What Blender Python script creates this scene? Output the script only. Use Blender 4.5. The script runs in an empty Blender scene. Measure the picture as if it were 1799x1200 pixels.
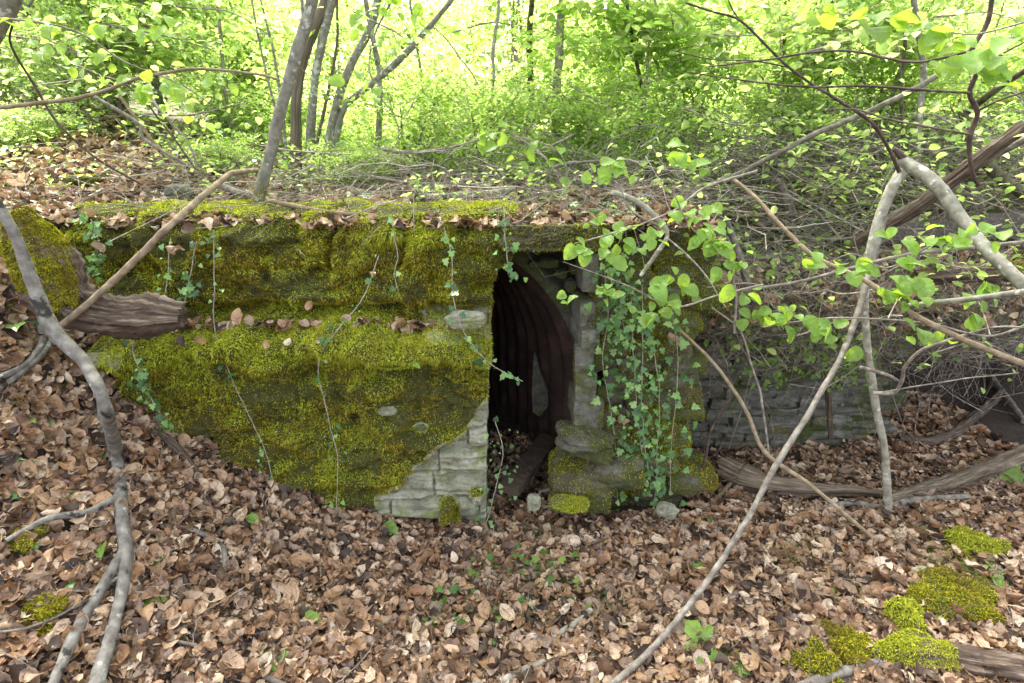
import bpy, math, random
import numpy as np
from math import radians as R
random.seed(7); rng = np.random.default_rng(11)
S = bpy.context.scene
COL = S.collection
# ------------------------------------------------------------------ camera
CAMH = 1.9; PITCH = R(20.8); FPX = 1000.0
cd = bpy.data.cameras.new("camera"); cam = bpy.data.objects.new("camera", cd); COL.objects.link(cam)
cam.location = (0, 0, CAMH); cam.rotation_euler = (R(90) - PITCH, 0, 0)
cd.sensor_width = 36; cd.lens = 36 * FPX / 1799; cd.clip_start = 0.02; cd.clip_end = 1000
S.camera = cam
# ------------------------------------------------------------------ light
SUN_EL, SUN_AZ = 56, -28        # sun stands beyond the wall, a little to the left (degrees from +Y towards +X)
W = bpy.data.worlds.new("World"); S.world = W; W.use_nodes = True
wn = W.node_tree.nodes; wl = W.node_tree.links
bg = wn.get('Background') or wn.new('ShaderNodeBackground')
sky = wn.new('ShaderNodeTexSky'); sky.sky_type = 'NISHITA'; sky.sun_disc = False
sky.sun_elevation = R(SUN_EL); sky.sun_rotation = R(SUN_AZ); sky.air_density = 1.0; sky.dust_density = 5.0; sky.ozone_density = 0.6
hs = wn.new('ShaderNodeHueSaturation'); hs.inputs['Saturation'].default_value = 0.35
wl.new(sky.outputs[0], hs.inputs['Color']); wl.new(hs.outputs[0], bg.inputs[0]); bg.inputs[1].default_value = 0.15
sd = bpy.data.lights.new("sun", 'SUN'); so = bpy.data.objects.new("sun", sd); COL.objects.link(so)
sd.energy = 5.0; sd.angle = R(12); sd.color = (1, .955, .87)
so.rotation_euler = (R(90 - SUN_EL), 0, R(180 - SUN_AZ)); so.location = (0, 0, 20)
S.view_settings.view_transform = 'Standard'; S.view_settings.look = 'None'
S.view_settings.exposure = 2.7; S.view_settings.gamma = 1
S.render.engine = 'CYCLES'
try:
    S.cycles.max_bounces = 8; S.cycles.diffuse_bounces = 4; S.cycles.transmission_bounces = 6; S.cycles.transparent_max_bounces = 4
except Exception: pass

# ------------------------------------------------------------------ pixel -> place
cp, sp_ = math.cos(PITCH), math.sin(PITCH)
def ray(px, py):
    a = (px - 899.5) / FPX; b = (600 - py) / FPX
    return np.array([a, cp + b * sp_, -sp_ + b * cp])
def P(px, py, Y):
    d = ray(px, py); return np.array([0, 0, CAMH]) + d * (Y / d[1])
def proj(V):
    V = np.asarray(V, float); x = V[..., 0]; y = V[..., 1]; z = V[..., 2] - CAMH
    dep = y * cp - z * sp_; up = y * sp_ + z * cp
    return 899.5 + FPX * x / dep, 600 - FPX * up / dep
def pxr(r, Y, z=0.8): return r * (Y * cp + (CAMH - z) * sp_) / FPX
# ------------------------------------------------------------------ noise
def _h(ix, iy, iz, s):
    n = (ix.astype(np.int64) * 374761393 + iy.astype(np.int64) * 668265263 + iz.astype(np.int64) * 2147483647 + s * 974634777) & 0xffffffff
    n = ((n ^ (n >> 13)) * 1274126177) & 0xffffffff; n = ((n ^ (n >> 16)) * 2246822519) & 0xffffffff
    return ((n ^ (n >> 15)) & 0xffffff) / float(0xffffff)
def noise(x, y, z=0.0, s=0):
    x, y, z = np.broadcast_arrays(np.asarray(x, float), np.asarray(y, float), np.asarray(z, float))
    ix, iy, iz = np.floor(x), np.floor(y), np.floor(z); fx, fy, fz = x - ix, y - iy, z - iz
    fx, fy, fz = [f * f * (3 - 2 * f) for f in (fx, fy, fz)]
    v = 0
    for a in (0, 1):
        for b in (0, 1):
            for c in (0, 1):
                v = v + _h(ix + a, iy + b, iz + c, s) * (fx if a else 1 - fx) * (fy if b else 1 - fy) * (fz if c else 1 - fz)
    return v * 2 - 1
def fbm(x, y, z=0.0, s=0, o=4):
    v = 0; a = 1; t = 0
    for k in range(o):
        f = 2 ** k; v = v + a * noise(np.asarray(x) * f, np.asarray(y) * f, np.asarray(z) * f, s + k * 17); t += a; a *= .5
    return v / t
def sstep(a, b, x): t = np.clip((np.asarray(x, float) - a) / (b - a), 0, 1); return t * t * (3 - 2 * t)
# ------------------------------------------------------------------ ground heights
def bank(x): return np.interp(x, [-9, -3.5, -2.35, -2.1, -1.9, -1.79, -1.57, -1.27, -.83, -.35, .3, 1.5, 3, 9],
                              [3.2, 1.95, 1.5, 1.3, .99, .77, .585, .36, .12, 0, 0, .03, .14, .6])
def up0(x, y):
    x = np.asarray(x, float); y = np.asarray(y, float)
    f = np.interp(x, [-9, -2.4, -1.8, .88, 1.08, 2.2, 3.5, 6], [1.9, 1.52, 1.48, 1.47, 1.02, .98, 1.1, 1.6])
    b = np.interp(x, [-12, -6, -3, -1.5, 0, 2, 4, 12], [3.0, 2.35, 1.83, 1.58, 1.5, 1.55, 1.7, 2.6])
    z = f + (b - f) * sstep(2.6, 4.2, y)
    z = z + np.clip(y - 4.2, 0, 9) * .035 + np.clip(y - 8, 0, 200) * .17
    return z + fbm(x * .9, y * .9, 0, 5) * .05 * sstep(2.6, 3.6, y)
def up(x, y): return up0(x, y)
def low(x, y):
    x = np.asarray(x, float); y = np.asarray(y, float)
    z = bank(x) * np.interp(y, [.4, 1.2, 2.3], [.38, .58, 1])
    inside = sstep(2.46, 2.56, y) * sstep(-1.78, -1.7, x)
    z = z * (1 - inside) - .02 * inside
    l = sstep(2.25, 2.8, y) * sstep(-1.78, -2.0, x)
    z = z * (1 - l) + (up0(x, y) + .03) * l
    z = z - .05 * sstep(.9, -.2, y) 
    return z + fbm(x * 1.6, y * 1.6, 0, 9) * .035 + .06 * np.exp(-((x - 1.75) ** 2 + (y - 1.5) ** 2) / .12)
def yfront(x): return np.interp(x, [-9, .42, .86, .98, 2.0, 2.3, 7], [2.5, 2.5, 2.6, 3.12, 3.14, 3.5, 3.5])
def onlow(px, py, lift=0.0):
    d = ray(px, py); t = .3
    while t < 9:
        p = np.array([0, 0, CAMH]) + d * t
        if p[2] - lift <= float(low(p[0], p[1])): break
        t += .01
    return p
def onup(px, py, lift=0.0):
    d = ray(px, py); t = 2.3 / d[1]
    while t < 40:
        p = np.array([0, 0, CAMH]) + d * t
        if p[1] > 2.36 and p[2] - lift <= float(up(p[0], p[1])): break
        t += .02
    return p
# ------------------------------------------------------------------ mesh helpers
class MB:
    def __init__(s): s.V = []; s.F = []; s.U = []; s.n = 0
    def add(s, V, F, UV=None):
        V = np.asarray(V, float).reshape(-1, 3); F = np.asarray(F, int)
        s.V.append(V); s.F.append(F + s.n); s.U.append(np.zeros((len(V), 2)) if UV is None else np.asarray(UV, float)); s.n += len(V)
        return s
    def verts(s): return np.concatenate(s.V)
    def build(s, name, mat, parent=None, smooth=True, origin=None):
        V = s.verts(); U = np.concatenate(s.U)
        if parent is not None: off = np.array(parent.location) if parent.parent is None else np.array(parent.parent.location)
        elif origin is not None: off = np.array(origin)
        else: off = np.zeros(3)
        if parent is not None and parent.parent is None and parent.type == 'MESH': off = np.array(parent.location)
        me = bpy.data.meshes.new(name)
        loops = np.concatenate([f.ravel() for f in s.F]); tot = np.concatenate([np.full(len(f), f.shape[1]) for f in s.F])
        start = np.concatenate([[0], np.cumsum(tot)[:-1]])
        me.vertices.add(len(V)); me.vertices.foreach_set('co', (V - off).ravel())
        me.loops.add(len(loops)); me.loops.foreach_set('vertex_index', loops.astype(np.int32))
        me.polygons.add(len(tot)); me.polygons.foreach_set('loop_start', start.astype(np.int32)); me.polygons.foreach_set('loop_total', tot.astype(np.int32))
        me.polygons.foreach_set('use_smooth', np.full(len(tot), smooth))
        uv = me.uv_layers.new(name='UVMap'); uv.data.foreach_set('uv', U[loops].ravel())
        me.update(calc_edges=True); me.materials.append(mat)
        o = bpy.data.objects.new(name, me); COL.objects.link(o)
        if parent is not None: o.parent = parent
        else: o.location = off
        return o
def tag(o, label=None, cat=None, group=None, kind=None):
    if label: o['label'] = label
    if cat: o['category'] = cat
    if group: o['group'] = group
    if kind: o['kind'] = kind
    return o
def thing(name, label, cat, loc=(0, 0, 0), group=None):
    o = bpy.data.objects.new(name, None); COL.objects.link(o); o.location = loc; o.empty_display_size = .1
    return tag(o, label, cat, group)
def copy_tree(o, parent=None):
    c = o.copy(); COL.objects.link(c)
    if parent is not None: c.parent = parent
    for ch in [k for k in list(o.children)]: copy_tree(ch, c)
    return c
def grid_faces(nu, nv, wrap=False):
    a = np.arange(nu - 1)[:, None]; b = np.arange(nv if wrap else nv - 1)[None, :]; b2 = (b + 1) % nv
    return np.stack([a * nv + b, a * nv + b2, (a + 1) * nv + b2, (a + 1) * nv + b], -1).reshape(-1, 4)
def smooth_path(pts, rad, n):
    pts = np.asarray(pts, float); rad = np.asarray(rad, float)
    m = len(pts)
    if m == 2: 
        t = np.linspace(0, 1, n)[:, None]; return pts[0] * (1 - t) + pts[1] * t, np.interp(np.linspace(0, 1, n), [0, 1], rad)
    ext = np.vstack([2 * pts[0] - pts[1], pts, 2 * pts[-1] - pts[-2]])
    L = np.concatenate([[0], np.cumsum(np.linalg.norm(np.diff(pts, axis=0), axis=1))]); s = np.linspace(0, L[-1], n)
    k = np.clip(np.searchsorted(L, s, side='right') - 1, 0, m - 2); t = ((s - L[k]) / (L[k + 1] - L[k] + 1e-9))[:, None]
    p0, p1, p2, p3 = ext[k], ext[k + 1], ext[k + 2], ext[k + 3]
    q = .5 * ((2 * p1) + (-p0 + p2) * t + (2 * p0 - 5 * p1 + 4 * p2 - p3) * t ** 2 + (-p0 + 3 * p1 - 3 * p2 + p3) * t ** 3)
    return q, np.interp(s, L, rad)
def tube(mb, pts, rad, sides=8, step=.03, wob=.12, kink=0.0, seed=0, ragged=False, flat=1.0, ridge=0.0):
    """a tapering limb with uneven girth"""
    pts = np.asarray(pts, float)
    if np.isscalar(rad): rad = [rad] * len(pts)
    if len(rad) != len(pts): rad = np.interp(np.linspace(0, 1, len(pts)), np.linspace(0, 1, len(rad)), rad)
    Ltot = np.linalg.norm(np.diff(pts, axis=0), axis=1).sum(); n = int(np.clip(Ltot / step, 4, 160))
    C, r = smooth_path(pts, rad, n)
    if kink:
        for a in range(3): C[:, a] += fbm(np.arange(n) * step * 6, seed * 3.1 + a * 9.7, 0, 3, 3) * kink * np.sin(np.linspace(0, np.pi, n))
    T = np.gradient(C, axis=0); T /= np.linalg.norm(T, axis=1)[:, None] + 1e-9
    N = np.zeros_like(T); v = np.array([0.3, .2, 1.0]) if abs(T[0][2]) < .8 else np.array([1., .2, 0])
    for i in range(n):
        v = v - T[i] * v.dot(T[i]); v /= np.linalg.norm(v) + 1e-9; N[i] = v
    B = np.cross(T, N); a = np.arange(sides) / sides * 2 * np.pi
    ca, sa = np.cos(a), np.sin(a) * flat
    rr = r[:, None] * (1 + .07 * noise(np.arange(n)[:, None] * step * 90, 0 * ca[None], seed, 4) + wob * fbm(np.arange(n)[:, None] * step / (r.mean() * 3 + 1e-4), ca[None] * 1.3 + seed, sa[None] * 1.3, seed, 3)
                       + .18 * np.maximum(0, noise(np.arange(n)[:, None] * step / (r.mean() * 5 + 1e-4), ca[None] * .8, seed + 5.5, 8) - .35))
    if ridge: al = np.arange(n)[:, None] * step / (r.mean() * 5 + 1e-4); rr = rr * (1 + ridge * (fbm(al * .6, ca[None] * 3.2 + seed, sa[None] * 3.2, seed + 2, 3) - .35 * sstep(.1, .3, noise(al * .7, ca[None] * 4.5, sa[None] * 4.5 + seed, seed + 7))) + .25 * ridge * noise(al * 4, ca[None] * 2, sa[None] * 2, seed + 9))
    V = C[:, None, :] + rr[..., None] * (N[:, None, :] * ca[None, :, None] + B[:, None, :] * sa[None, :, None])
    if ragged:
        for e, sg in ((0, -1), (-1, 1)):
            V[e] += T[e] * (sg * r[e] * .55 * rng.random(sides))[:, None]
    u = np.stack(np.broadcast_arrays(np.linspace(0, Ltot, n)[:, None], (a / (2 * np.pi))[None]), -1).reshape(-1, 2)
    V = V.reshape(-1, 3)
    F = grid_faces(n, sides, True)
    mb.add(V, F, u)
    for e, sg in ((0, -1), (n - 1, 1)):     # caps
        c = C[e] + T[e] * sg * r[e] * (.1 if ragged else .4); base = mb.n
        ring = np.arange(sides) + base - n * sides + e * sides if False else None
        mb.add(np.vstack([V[e * sides:(e + 1) * sides], c]), [[i, (i + 1) % sides, sides] if sg > 0 else [(i + 1) % sides, i, sides] for i in range(sides)], np.vstack([u[e * sides:(e + 1) * sides], u[e * sides]]))
    return C, r
def frames(n, h):
    n = n / (np.linalg.norm(n, axis=1)[:, None] + 1e-9); h = h - n * (h * n).sum(1)[:, None]; h /= np.linalg.norm(h, axis=1)[:, None] + 1e-9
    return np.stack([h, np.cross(n, h), n], 1)      # rows
def scatter(mb, tmpl, pos, nrm, head, scale):
    """tmpl = (V, F, UV); copies it at every pos"""
    TV, TF, TU = tmpl; M = frames(nrm, head); n = len(pos); k = len(TV)
    if n == 0: return
    sc = np.asarray(scale); sc = sc[:, None, None] if sc.ndim == 1 else sc[:, None, :]
    V = np.einsum('tj,njk->ntk', TV, M) if sc.ndim == 3 and sc.shape[2] == 1 else None
    V = np.einsum('ntj,njk->ntk', TV[None] * sc, M) + pos[:, None, :]
    F = (TF[None] + (np.arange(n) * k)[:, None, None]).reshape(-1, TF.shape[1])
    mb.add(V.reshape(-1, 3), F, np.tile(TU, (n, 1)))
def leaf_tmpl(width=.62, curl=0.0, cup=0.0, twist=0.0, n=6, serr=0.0, tip=1.0, seed=0, wave=.04):
    r = np.random.default_rng(seed); t = np.linspace(0, 1, n); w = np.sin(np.pi * np.clip(t, 0, 1) ** (.85 * tip)) ** .62 * width / 2; w[0] = .012; w[-1] = .006
    V = []; U = []
    for i, (a, b) in enumerate(zip(t, w)):
        for s in (-1, -.5, 0, .5, 1):
            bb = b * (1 + (serr * (1 if i % 2 else -1) if abs(s) == 1 else 0))
            z = curl * (a - .5) ** 2 * 2 + cup * abs(s) ** 1.6 * b * 2 + r.normal() * wave * (abs(s)) * b * 2 + twist * (a - .5) * s * b * 2
            V.append([a - .5, bb * s, z]); U.append([a, s * .5 + .5])
    return np.array(V), grid_faces(n, 5), np.array(U)
def poly_leaf(outline, cupz=.0):
    """flat lobed leaf as a triangle fan round its middle"""
    o = np.array(outline, float); c = np.array([[.45, 0]]); V = np.vstack([c, o]); z = -cupz * ((V[:, 0] - .45) ** 2 + V[:, 1] ** 2) + abs(V[:, 1]) * .15
    V3 = np.column_stack([V, z]); k = len(o); F = np.array([[0, i + 1, (i + 1) % k + 1] for i in range(k)])
    return V3 - np.array([0, 0, 0]), F, np.column_stack([V[:, 0], V[:, 1] + .5])
IVY = poly_leaf([(0, 0), (-.12, .22), (.1, .52), (.33, .28), (.55, .38), (.7, .15), (1, 0), (.7, -.15), (.55, -.38), (.33, -.28), (.1, -.52), (-.12, -.22)], .2)
MAPLE = poly_leaf([(0, 0), (-.05, .25), (.05, .5), (.25, .38), (.4, .62), (.55, .5), (.55, .25), (.8, .3), (1, 0), (.8, -.3), (.55, -.25), (.55, -.5), (.4, -.62), (.25, -.38), (.05, -.5), (-.05, -.25)], .3)
HEX = (np.array([[0, 0, 0], [.3, .3, .10], [.68, .25, .07], [1, 0, -.12], [.68, -.25, .07], [.3, -.3, .10]], float) - [.1, 0, 0], np.array([[0, 1, 2, 3], [3, 4, 5, 0]]), np.array([[0, .5], [.3, 1], [.7, 1], [1, .5], [.7, 0], [.3, 0]], float))
HAZEL = [(lambda v: (v[0] + [.5, 0, 0], v[1], v[2]))(leaf_tmpl(.80, -.14 - .05 * k, .14, .2 * (k - 1), 17, .045, .95, 40 + k, .03)) for k in range(3)]
LITTER = [leaf_tmpl(.6 + .08 * (k % 3), [-.3, .35, -.15, .5, .1, -.6, .8, .2][k], [.35, -.25, .2, .55, -.4, .1, .3, -.5][k], [.5, -.6, .2, 0, .8, -.3, 0, 1][k], 7, 0, 1, k, .09) for k in range(8)]
OAK = (lambda L: L)(leaf_tmpl(.6, .3, .2, .2, 11, .28, .8, 77, .12))
def rdir(n, z=0.0):
    v = rng.normal(size=(n, 3)); v[:, 2] += z; return v / np.linalg.norm(v, axis=1)[:, None]
def blob_grid(center, size, seed=0, n=14, rough=.18, box=.5, rot=0.0, freq=2.2, fine=.03):
    """an irregular stone: a rounded block pushed about by noise"""
    lin = np.linspace(-1, 1, n); A, B = np.meshgrid(lin, lin, indexing='ij'); o = np.ones_like(A); Vs = []; Fs = []; k = 0
    for ax in range(3):
        for sg in (-1, 1):
            c = [None] * 3; c[ax] = o * sg; c[(ax + 1) % 3] = A; c[(ax + 2) % 3] = B * sg
            Vs.append(np.stack(c, -1).reshape(-1, 3)); Fs.append(grid_faces(n, n)[:, ::-1] + k); k += n * n
    V = np.concatenate(Vs); L = np.linalg.norm(V, axis=1)[:, None]; D = V / L; V = V * box + D * (1 - box) * 1.15
    q = D * freq + seed * 7.3
    V = V * (1 + rough * fbm(q[:, 0], q[:, 1], q[:, 2], seed, 3)[:, None]) + D * (fine * fbm(q[:, 0] * 5, q[:, 1] * 5, q[:, 2] * 5, seed + 3, 3))[:, None]
    V = V * np.array(size) / 2
    c, s = math.cos(rot), math.sin(rot); V = V @ np.array([[c, 0, -s], [0, 1, 0], [s, 0, c]]); yw = (seed * 37 % 17 - 8) / 60
    c, s = math.cos(yw), math.sin(yw); V = V @ np.array([[c, s, 0], [-s, c, 0], [0, 0, 1]])
    return V + np.array(center), np.concatenate(Fs)
def sample(V, F, N):
    F = np.asarray(F); T = np.concatenate([F[:, :3], F[:, [0, 2, 3]]]) if F.shape[1] == 4 else F
    a, b, c = V[T[:, 0]], V[T[:, 1]], V[T[:, 2]]; nn = np.cross(b - a, c - a); ar = np.linalg.norm(nn, axis=1)
    k = rng.choice(len(T), N, p=ar / ar.sum()); u = rng.random((N, 2)); m = u.sum(1) > 1; u[m] = 1 - u[m]
    return a[k] + (b[k] - a[k]) * u[:, :1] + (c[k] - a[k]) * u[:, 1:], nn[k] / (ar[k][:, None] + 1e-12), ar.sum() / 2
def moss_blades(mb, pos, nrm, L=.013, w=.0022, droop=.5, spread=.75):
    n = len(pos)
    if n == 0: return
    d = nrm * .9 + rng.normal(size=(n, 3)) * spread; d[:, 2] -= droop * .5; d /= np.linalg.norm(d, axis=1)[:, None]
    s = np.cross(d, rng.normal(size=(n, 3))); s /= np.linalg.norm(s, axis=1)[:, None] + 1e-9
    l = L * ((.5 + rng.random(n)) * np.clip(.85 + 1.1 * fbm(pos[:, 0] * 7, pos[:, 2] * 9, pos[:, 1] * 7, 91, 3), .55, 1.6))[:, None]; w_ = w * (.7 + .6 * rng.random(n))[:, None]
    b = pos - nrm * .004; mid = b + d * l * .55 + np.array([0, 0, .08]) * l; t = b + d * l + np.array([0, 0, -droop * .35]) * l
    V = np.stack([b - s * w_ * .6, b + s * w_ * .6, mid + s * w_, t, mid - s * w_], 1).reshape(-1, 3)
    i = (np.arange(n) * 5)[:, None]; mb.add(V, np.concatenate([i + np.array([[0, 1, 2, 4]])])); 
    mb.F.append(i + np.array([[4, 2, 3]]) + (mb.n - len(V)))
# ------------------------------------------------------------------ materials
def newmat(name):
    m = bpy.data.materials.new(name); m.use_nodes = True; nt = m.node_tree; nt.nodes.clear()
    out = nt.nodes.new('ShaderNodeOutputMaterial'); return m, nt, nt.nodes, nt.links, out
def ramp(nodes, stops, interp='LINEAR'):
    r = nodes.new('ShaderNodeValToRGB'); r.color_ramp.interpolation = interp; e = r.color_ramp.elements
    while len(e) < len(stops): e.new(.5)
    for el, (p, c) in zip(e, stops): el.position = p; el.color = (*c, 1)
    return r
def texnoise(nt, scale, detail=4, vec=None, rough=.55, coord='Object', sc=None):
    n = nt.nodes.new('ShaderNodeTexNoise'); n.inputs['Scale'].default_value = scale; n.inputs['Detail'].default_value = detail; n.inputs['Roughness'].default_value = rough
    if vec is None:
        g = nt.nodes.new('ShaderNodeNewGeometry') if coord == 'World' else nt.nodes.new('ShaderNodeTexCoord'); vec = g.outputs['Position' if coord == 'World' else coord]
    if sc is not None:
        mp = nt.nodes.new('ShaderNodeMapping'); mp.inputs['Scale'].default_value = sc; nt.links.new(vec, mp.inputs[0]); vec = mp.outputs[0]
    nt.links.new(vec, n.inputs['Vector']); return n
def mixc(nt, f, a, b, mode='MIX'):
    m = nt.nodes.new('ShaderNodeMix'); m.data_type = 'RGBA'; m.blend_type = mode
    for i, v in ((0, f), (6, a), (7, b)):
        if isinstance(v, (int, float)): m.inputs[i].default_value = v
        elif isinstance(v, tuple): m.inputs[i].default_value = (*v, 1)
        else: nt.links.new(v, m.inputs[i])
    return m.outputs[2]
def bump(nt, h, s, d=.01):
    b = nt.nodes.new('ShaderNodeBump'); b.inputs['Strength'].default_value = s; b.inputs['Distance'].default_value = d; nt.links.new(h, b.inputs['Height']); return b.outputs[0]
def island(nt): return nt.nodes.new('ShaderNodeNewGeometry').outputs['Random Per Island']
def veins(nt, n=7.0, w=.10):
    """darker side veins and a midrib from the leaf's own UV"""
    N, L = nt.nodes, nt.links; tc = N.new('ShaderNodeTexCoord'); sx = N.new('ShaderNodeSeparateXYZ'); L.new(tc.outputs['UV'], sx.inputs[0])
    def M(op, a, b=None):
        m = N.new('ShaderNodeMath'); m.operation = op
        for i, v in ((0, a), (1, b)):
            if v is None: continue
            if isinstance(v, (int, float)): m.inputs[i].default_value = v
            else: L.new(v, m.inputs[i])
        return m.outputs[0]
    side = M('ABSOLUTE', M('SUBTRACT', sx.outputs[1], .5)); q = M('MULTIPLY', M('SUBTRACT', sx.outputs[0], M('MULTIPLY', side, .55)), n)
    saw = M('ABSOLUTE', M('SUBTRACT', M('FRACT', q), .5)); v = M('LESS_THAN', saw, w); rib = M('LESS_THAN', side, .03)
    return M('MAXIMUM', v, rib)
def m_leaf(name, refl, trans, fac=.5, rough=.45, veiny=False, spec=.4):
    m, nt, N, L, out = newmat(name); isl = island(nt)
    c1 = ramp(N, refl); c2 = ramp(N, trans); L.new(isl, c1.inputs[0]); L.new(isl, c2.inputs[0])
    a, b = c1.outputs[0], c2.outputs[0]
    if veiny:
        v = veins(nt, 9, .07); mm = N.new('ShaderNodeMath'); mm.operation = 'MULTIPLY'; mm.inputs[1].default_value = .35; L.new(v, mm.inputs[0])
        a = mixc(nt, mm.outputs[0], a, (.22, .34, .08)); b = mixc(nt, mm.outputs[0], b, (.16, .26, .02))
    bn = texnoise(nt, 38, 5, rough=.7); br_ = ramp(N, [(.30, (.55, .50, .35)), (.48, (1, 1, 1)), (.75, (1.12, 1.08, 1.0))]); L.new(bn.outputs[0], br_.inputs[0]); a = mixc(nt, .8, a, br_.outputs[0], 'MULTIPLY'); b = mixc(nt, .8, b, br_.outputs[0], 'MULTIPLY')
    p = N.new('ShaderNodeBsdfPrincipled'); L.new(a, p.inputs['Base Color']); p.inputs['Roughness'].default_value = rough; p.inputs['Specular IOR Level'].default_value = spec
    t = N.new('ShaderNodeBsdfTranslucent'); L.new(b, t.inputs[0]); x = N.new('ShaderNodeMixShader'); x.inputs[0].default_value = fac
    L.new(p.outputs[0], x.inputs[1]); L.new(t.outputs[0], x.inputs[2]); L.new(x.outputs[0], out.inputs[0]); return m
def tubevec(nt, g):
    """wood grain coordinates: along the limb, and round it without a seam"""
    N, L = nt.nodes, nt.links; tc = N.new('ShaderNodeTexCoord'); sx = N.new('ShaderNodeSeparateXYZ'); L.new(tc.outputs['UV'], sx.inputs[0]); cb = N.new('ShaderNodeCombineXYZ')
    def M_(op, a, b):
        m = N.new('ShaderNodeMath'); m.operation = op; L.new(a, m.inputs[0])
        if b is not None: m.inputs[1].default_value = b
        return m.outputs[0]
    ang = M_('MULTIPLY', sx.outputs[1], 6.28318); L.new(M_('MULTIPLY', sx.outputs[0], g[0]), cb.inputs[0]); L.new(M_('MULTIPLY', M_('COSINE', ang, None), g[1]), cb.inputs[1]); L.new(M_('MULTIPLY', M_('SINE', ang, None), g[1]), cb.inputs[2]); return cb.outputs[0]
def m_bark(name, c0, c1, c2, lichen=None, lam=.5, rough=.85, sc=(1, 1, 1), freq=30, bs=.6, cracks=None, grain=None):
    m, nt, N, L, out = newmat(name); n1 = texnoise(nt, freq, 6, sc=sc) if not grain else texnoise(nt, 1, 8, vec=tubevec(nt, grain), rough=.65); r = ramp(N, [(.3, c0), (.52, c1), (.72, c2)]); L.new(n1.outputs[0], r.inputs[0]); c = r.outputs[0]
    if lichen:
        n2 = texnoise(nt, 26, 4, rough=.5); r2 = ramp(N, [(lam, (0, 0, 0)), (lam + .05, (1, 1, 1))]); L.new(n2.outputs[0], r2.inputs[0]); c = mixc(nt, r2.outputs[0], c, lichen)
    if cracks:
        n3 = texnoise(nt, 9, 5, rough=.6, sc=(1, 1, 1)); r3 = ramp(N, [(.36, (1, 1, 1)), (.40, (0, 0, 0))]); L.new(n3.outputs[0], r3.inputs[0]); c = mixc(nt, r3.outputs[0], c, cracks)
    p = N.new('ShaderNodeBsdfPrincipled'); L.new(c, p.inputs['Base Color']); p.inputs['Roughness'].default_value = rough; p.inputs['Specular IOR Level'].default_value = .3
    L.new(bump(nt, n1.outputs[0], bs, .006), p.inputs['Normal']); L.new(p.outputs[0], out.inputs[0]); return m
def m_litter():
    m, nt, N, L, out = newmat('dead_leaf'); isl = island(nt)
    r = ramp(N, [(0, (.03, .019, .014)), (.15, (.10, .06, .038)), (.29, (.25, .138, .07)), (.45, (.37, .215, .115)), (.60, (.47, .31, .185)), (.72, (.26, .185, .145)), (.84, (.55, .385, .245)), (1, (.68, .55, .41))])
    L.new(isl, r.inputs[0]); n = texnoise(nt, 55, 4); r2 = ramp(N, [(.32, (.35, .3, .28)), (.5, (1, 1, 1)), (.75, (1.1, 1.08, 1.0))]); L.new(n.outputs[0], r2.inputs[0])
    c = mixc(nt, .75, r.outputs[0], r2.outputs[0], 'MULTIPLY'); v = veins(nt, 8, .08)
    mm = N.new('ShaderNodeMath'); mm.operation = 'MULTIPLY'; mm.inputs[1].default_value = .35; L.new(v, mm.inputs[0]); c = mixc(nt, mm.outputs[0], c, (.10, .055, .03))
    p = N.new('ShaderNodeBsdfPrincipled'); L.new(c, p.inputs['Base Color']); p.inputs['Roughness'].default_value = .5; p.inputs['Specular IOR Level'].default_value = .45
    L.new(bump(nt, v, .35, .002), p.inputs['Normal'])
    t = N.new('ShaderNodeBsdfTranslucent'); L.new(c, t.inputs[0]); x = N.new('ShaderNodeMixShader'); x.inputs[0].default_value = .18
    L.new(p.outputs[0], x.inputs[1]); L.new(t.outputs[0], x.inputs[2]); L.new(x.outputs[0], out.inputs[0]); return m
def m_soil(name='soil', c=((.02, .013, .009), (.05, .033, .022), (.11, .075, .05))):
    m, nt, N, L, out = newmat(name); n = texnoise(nt, 40, 8, rough=.7); r = ramp(N, [(.3, c[0]), (.5, c[1]), (.75, c[2])]); L.new(n.outputs[0], r.inputs[0])
    p = N.new('ShaderNodeBsdfPrincipled'); L.new(r.outputs[0], p.inputs['Base Color']); p.inputs['Roughness'].default_value = .95; L.new(bump(nt, n.outputs[0], 1, .03), p.inputs['Normal']); L.new(p.outputs[0], out.inputs[0]); return m
def m_stone(name, cols, mossy=.0, green=(.12, .14, .03), freq=9, stain=(.04, .035, .025)):
    m, nt, N, L, out = newmat(name); n = texnoise(nt, freq, 8, rough=.65, sc=(1, 1, 1.8)); r = ramp(N, [(.3, cols[0]), (.5, cols[1]), (.7, cols[2])]); L.new(n.outputs[0], r.inputs[0])
    n2 = texnoise(nt, 5, 6, rough=.7); r2 = ramp(N, [(.62 - mossy * .35, (0, 0, 0)), (.72 - mossy * .35, (1, 1, 1))]); L.new(n2.outputs[0], r2.inputs[0]); c = mixc(nt, r2.outputs[0], r.outputs[0], green)
    n3 = texnoise(nt, 60, 6, rough=.75); r3 = ramp(N, [(.33, (.3, .28, .25)), (.5, (1, 1, 1))]); L.new(n3.outputs[0], r3.inputs[0]); c = mixc(nt, .7, c, r3.outputs[0], 'MULTIPLY')
    n4 = texnoise(nt, 2.2, 5, rough=.7); r4 = ramp(N, [(.58, (0, 0, 0)), (.68, (1, 1, 1))]); L.new(n4.outputs[0], r4.inputs[0]); mm = mixc(nt, .55, (0, 0, 0), r4.outputs[0]); c = mixc(nt, mm, c, stain)
    p = N.new('ShaderNodeBsdfPrincipled'); L.new(c, p.inputs['Base Color']); p.inputs['Roughness'].default_value = .9
    add = N.new('ShaderNodeMath'); add.operation = 'ADD'; L.new(n.outputs[0], add.inputs[0]); L.new(n3.outputs[0], add.inputs[1]); L.new(bump(nt, add.outputs[0], .9, .012), p.inputs['Normal']); L.new(p.outputs[0], out.inputs[0]); return m
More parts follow.
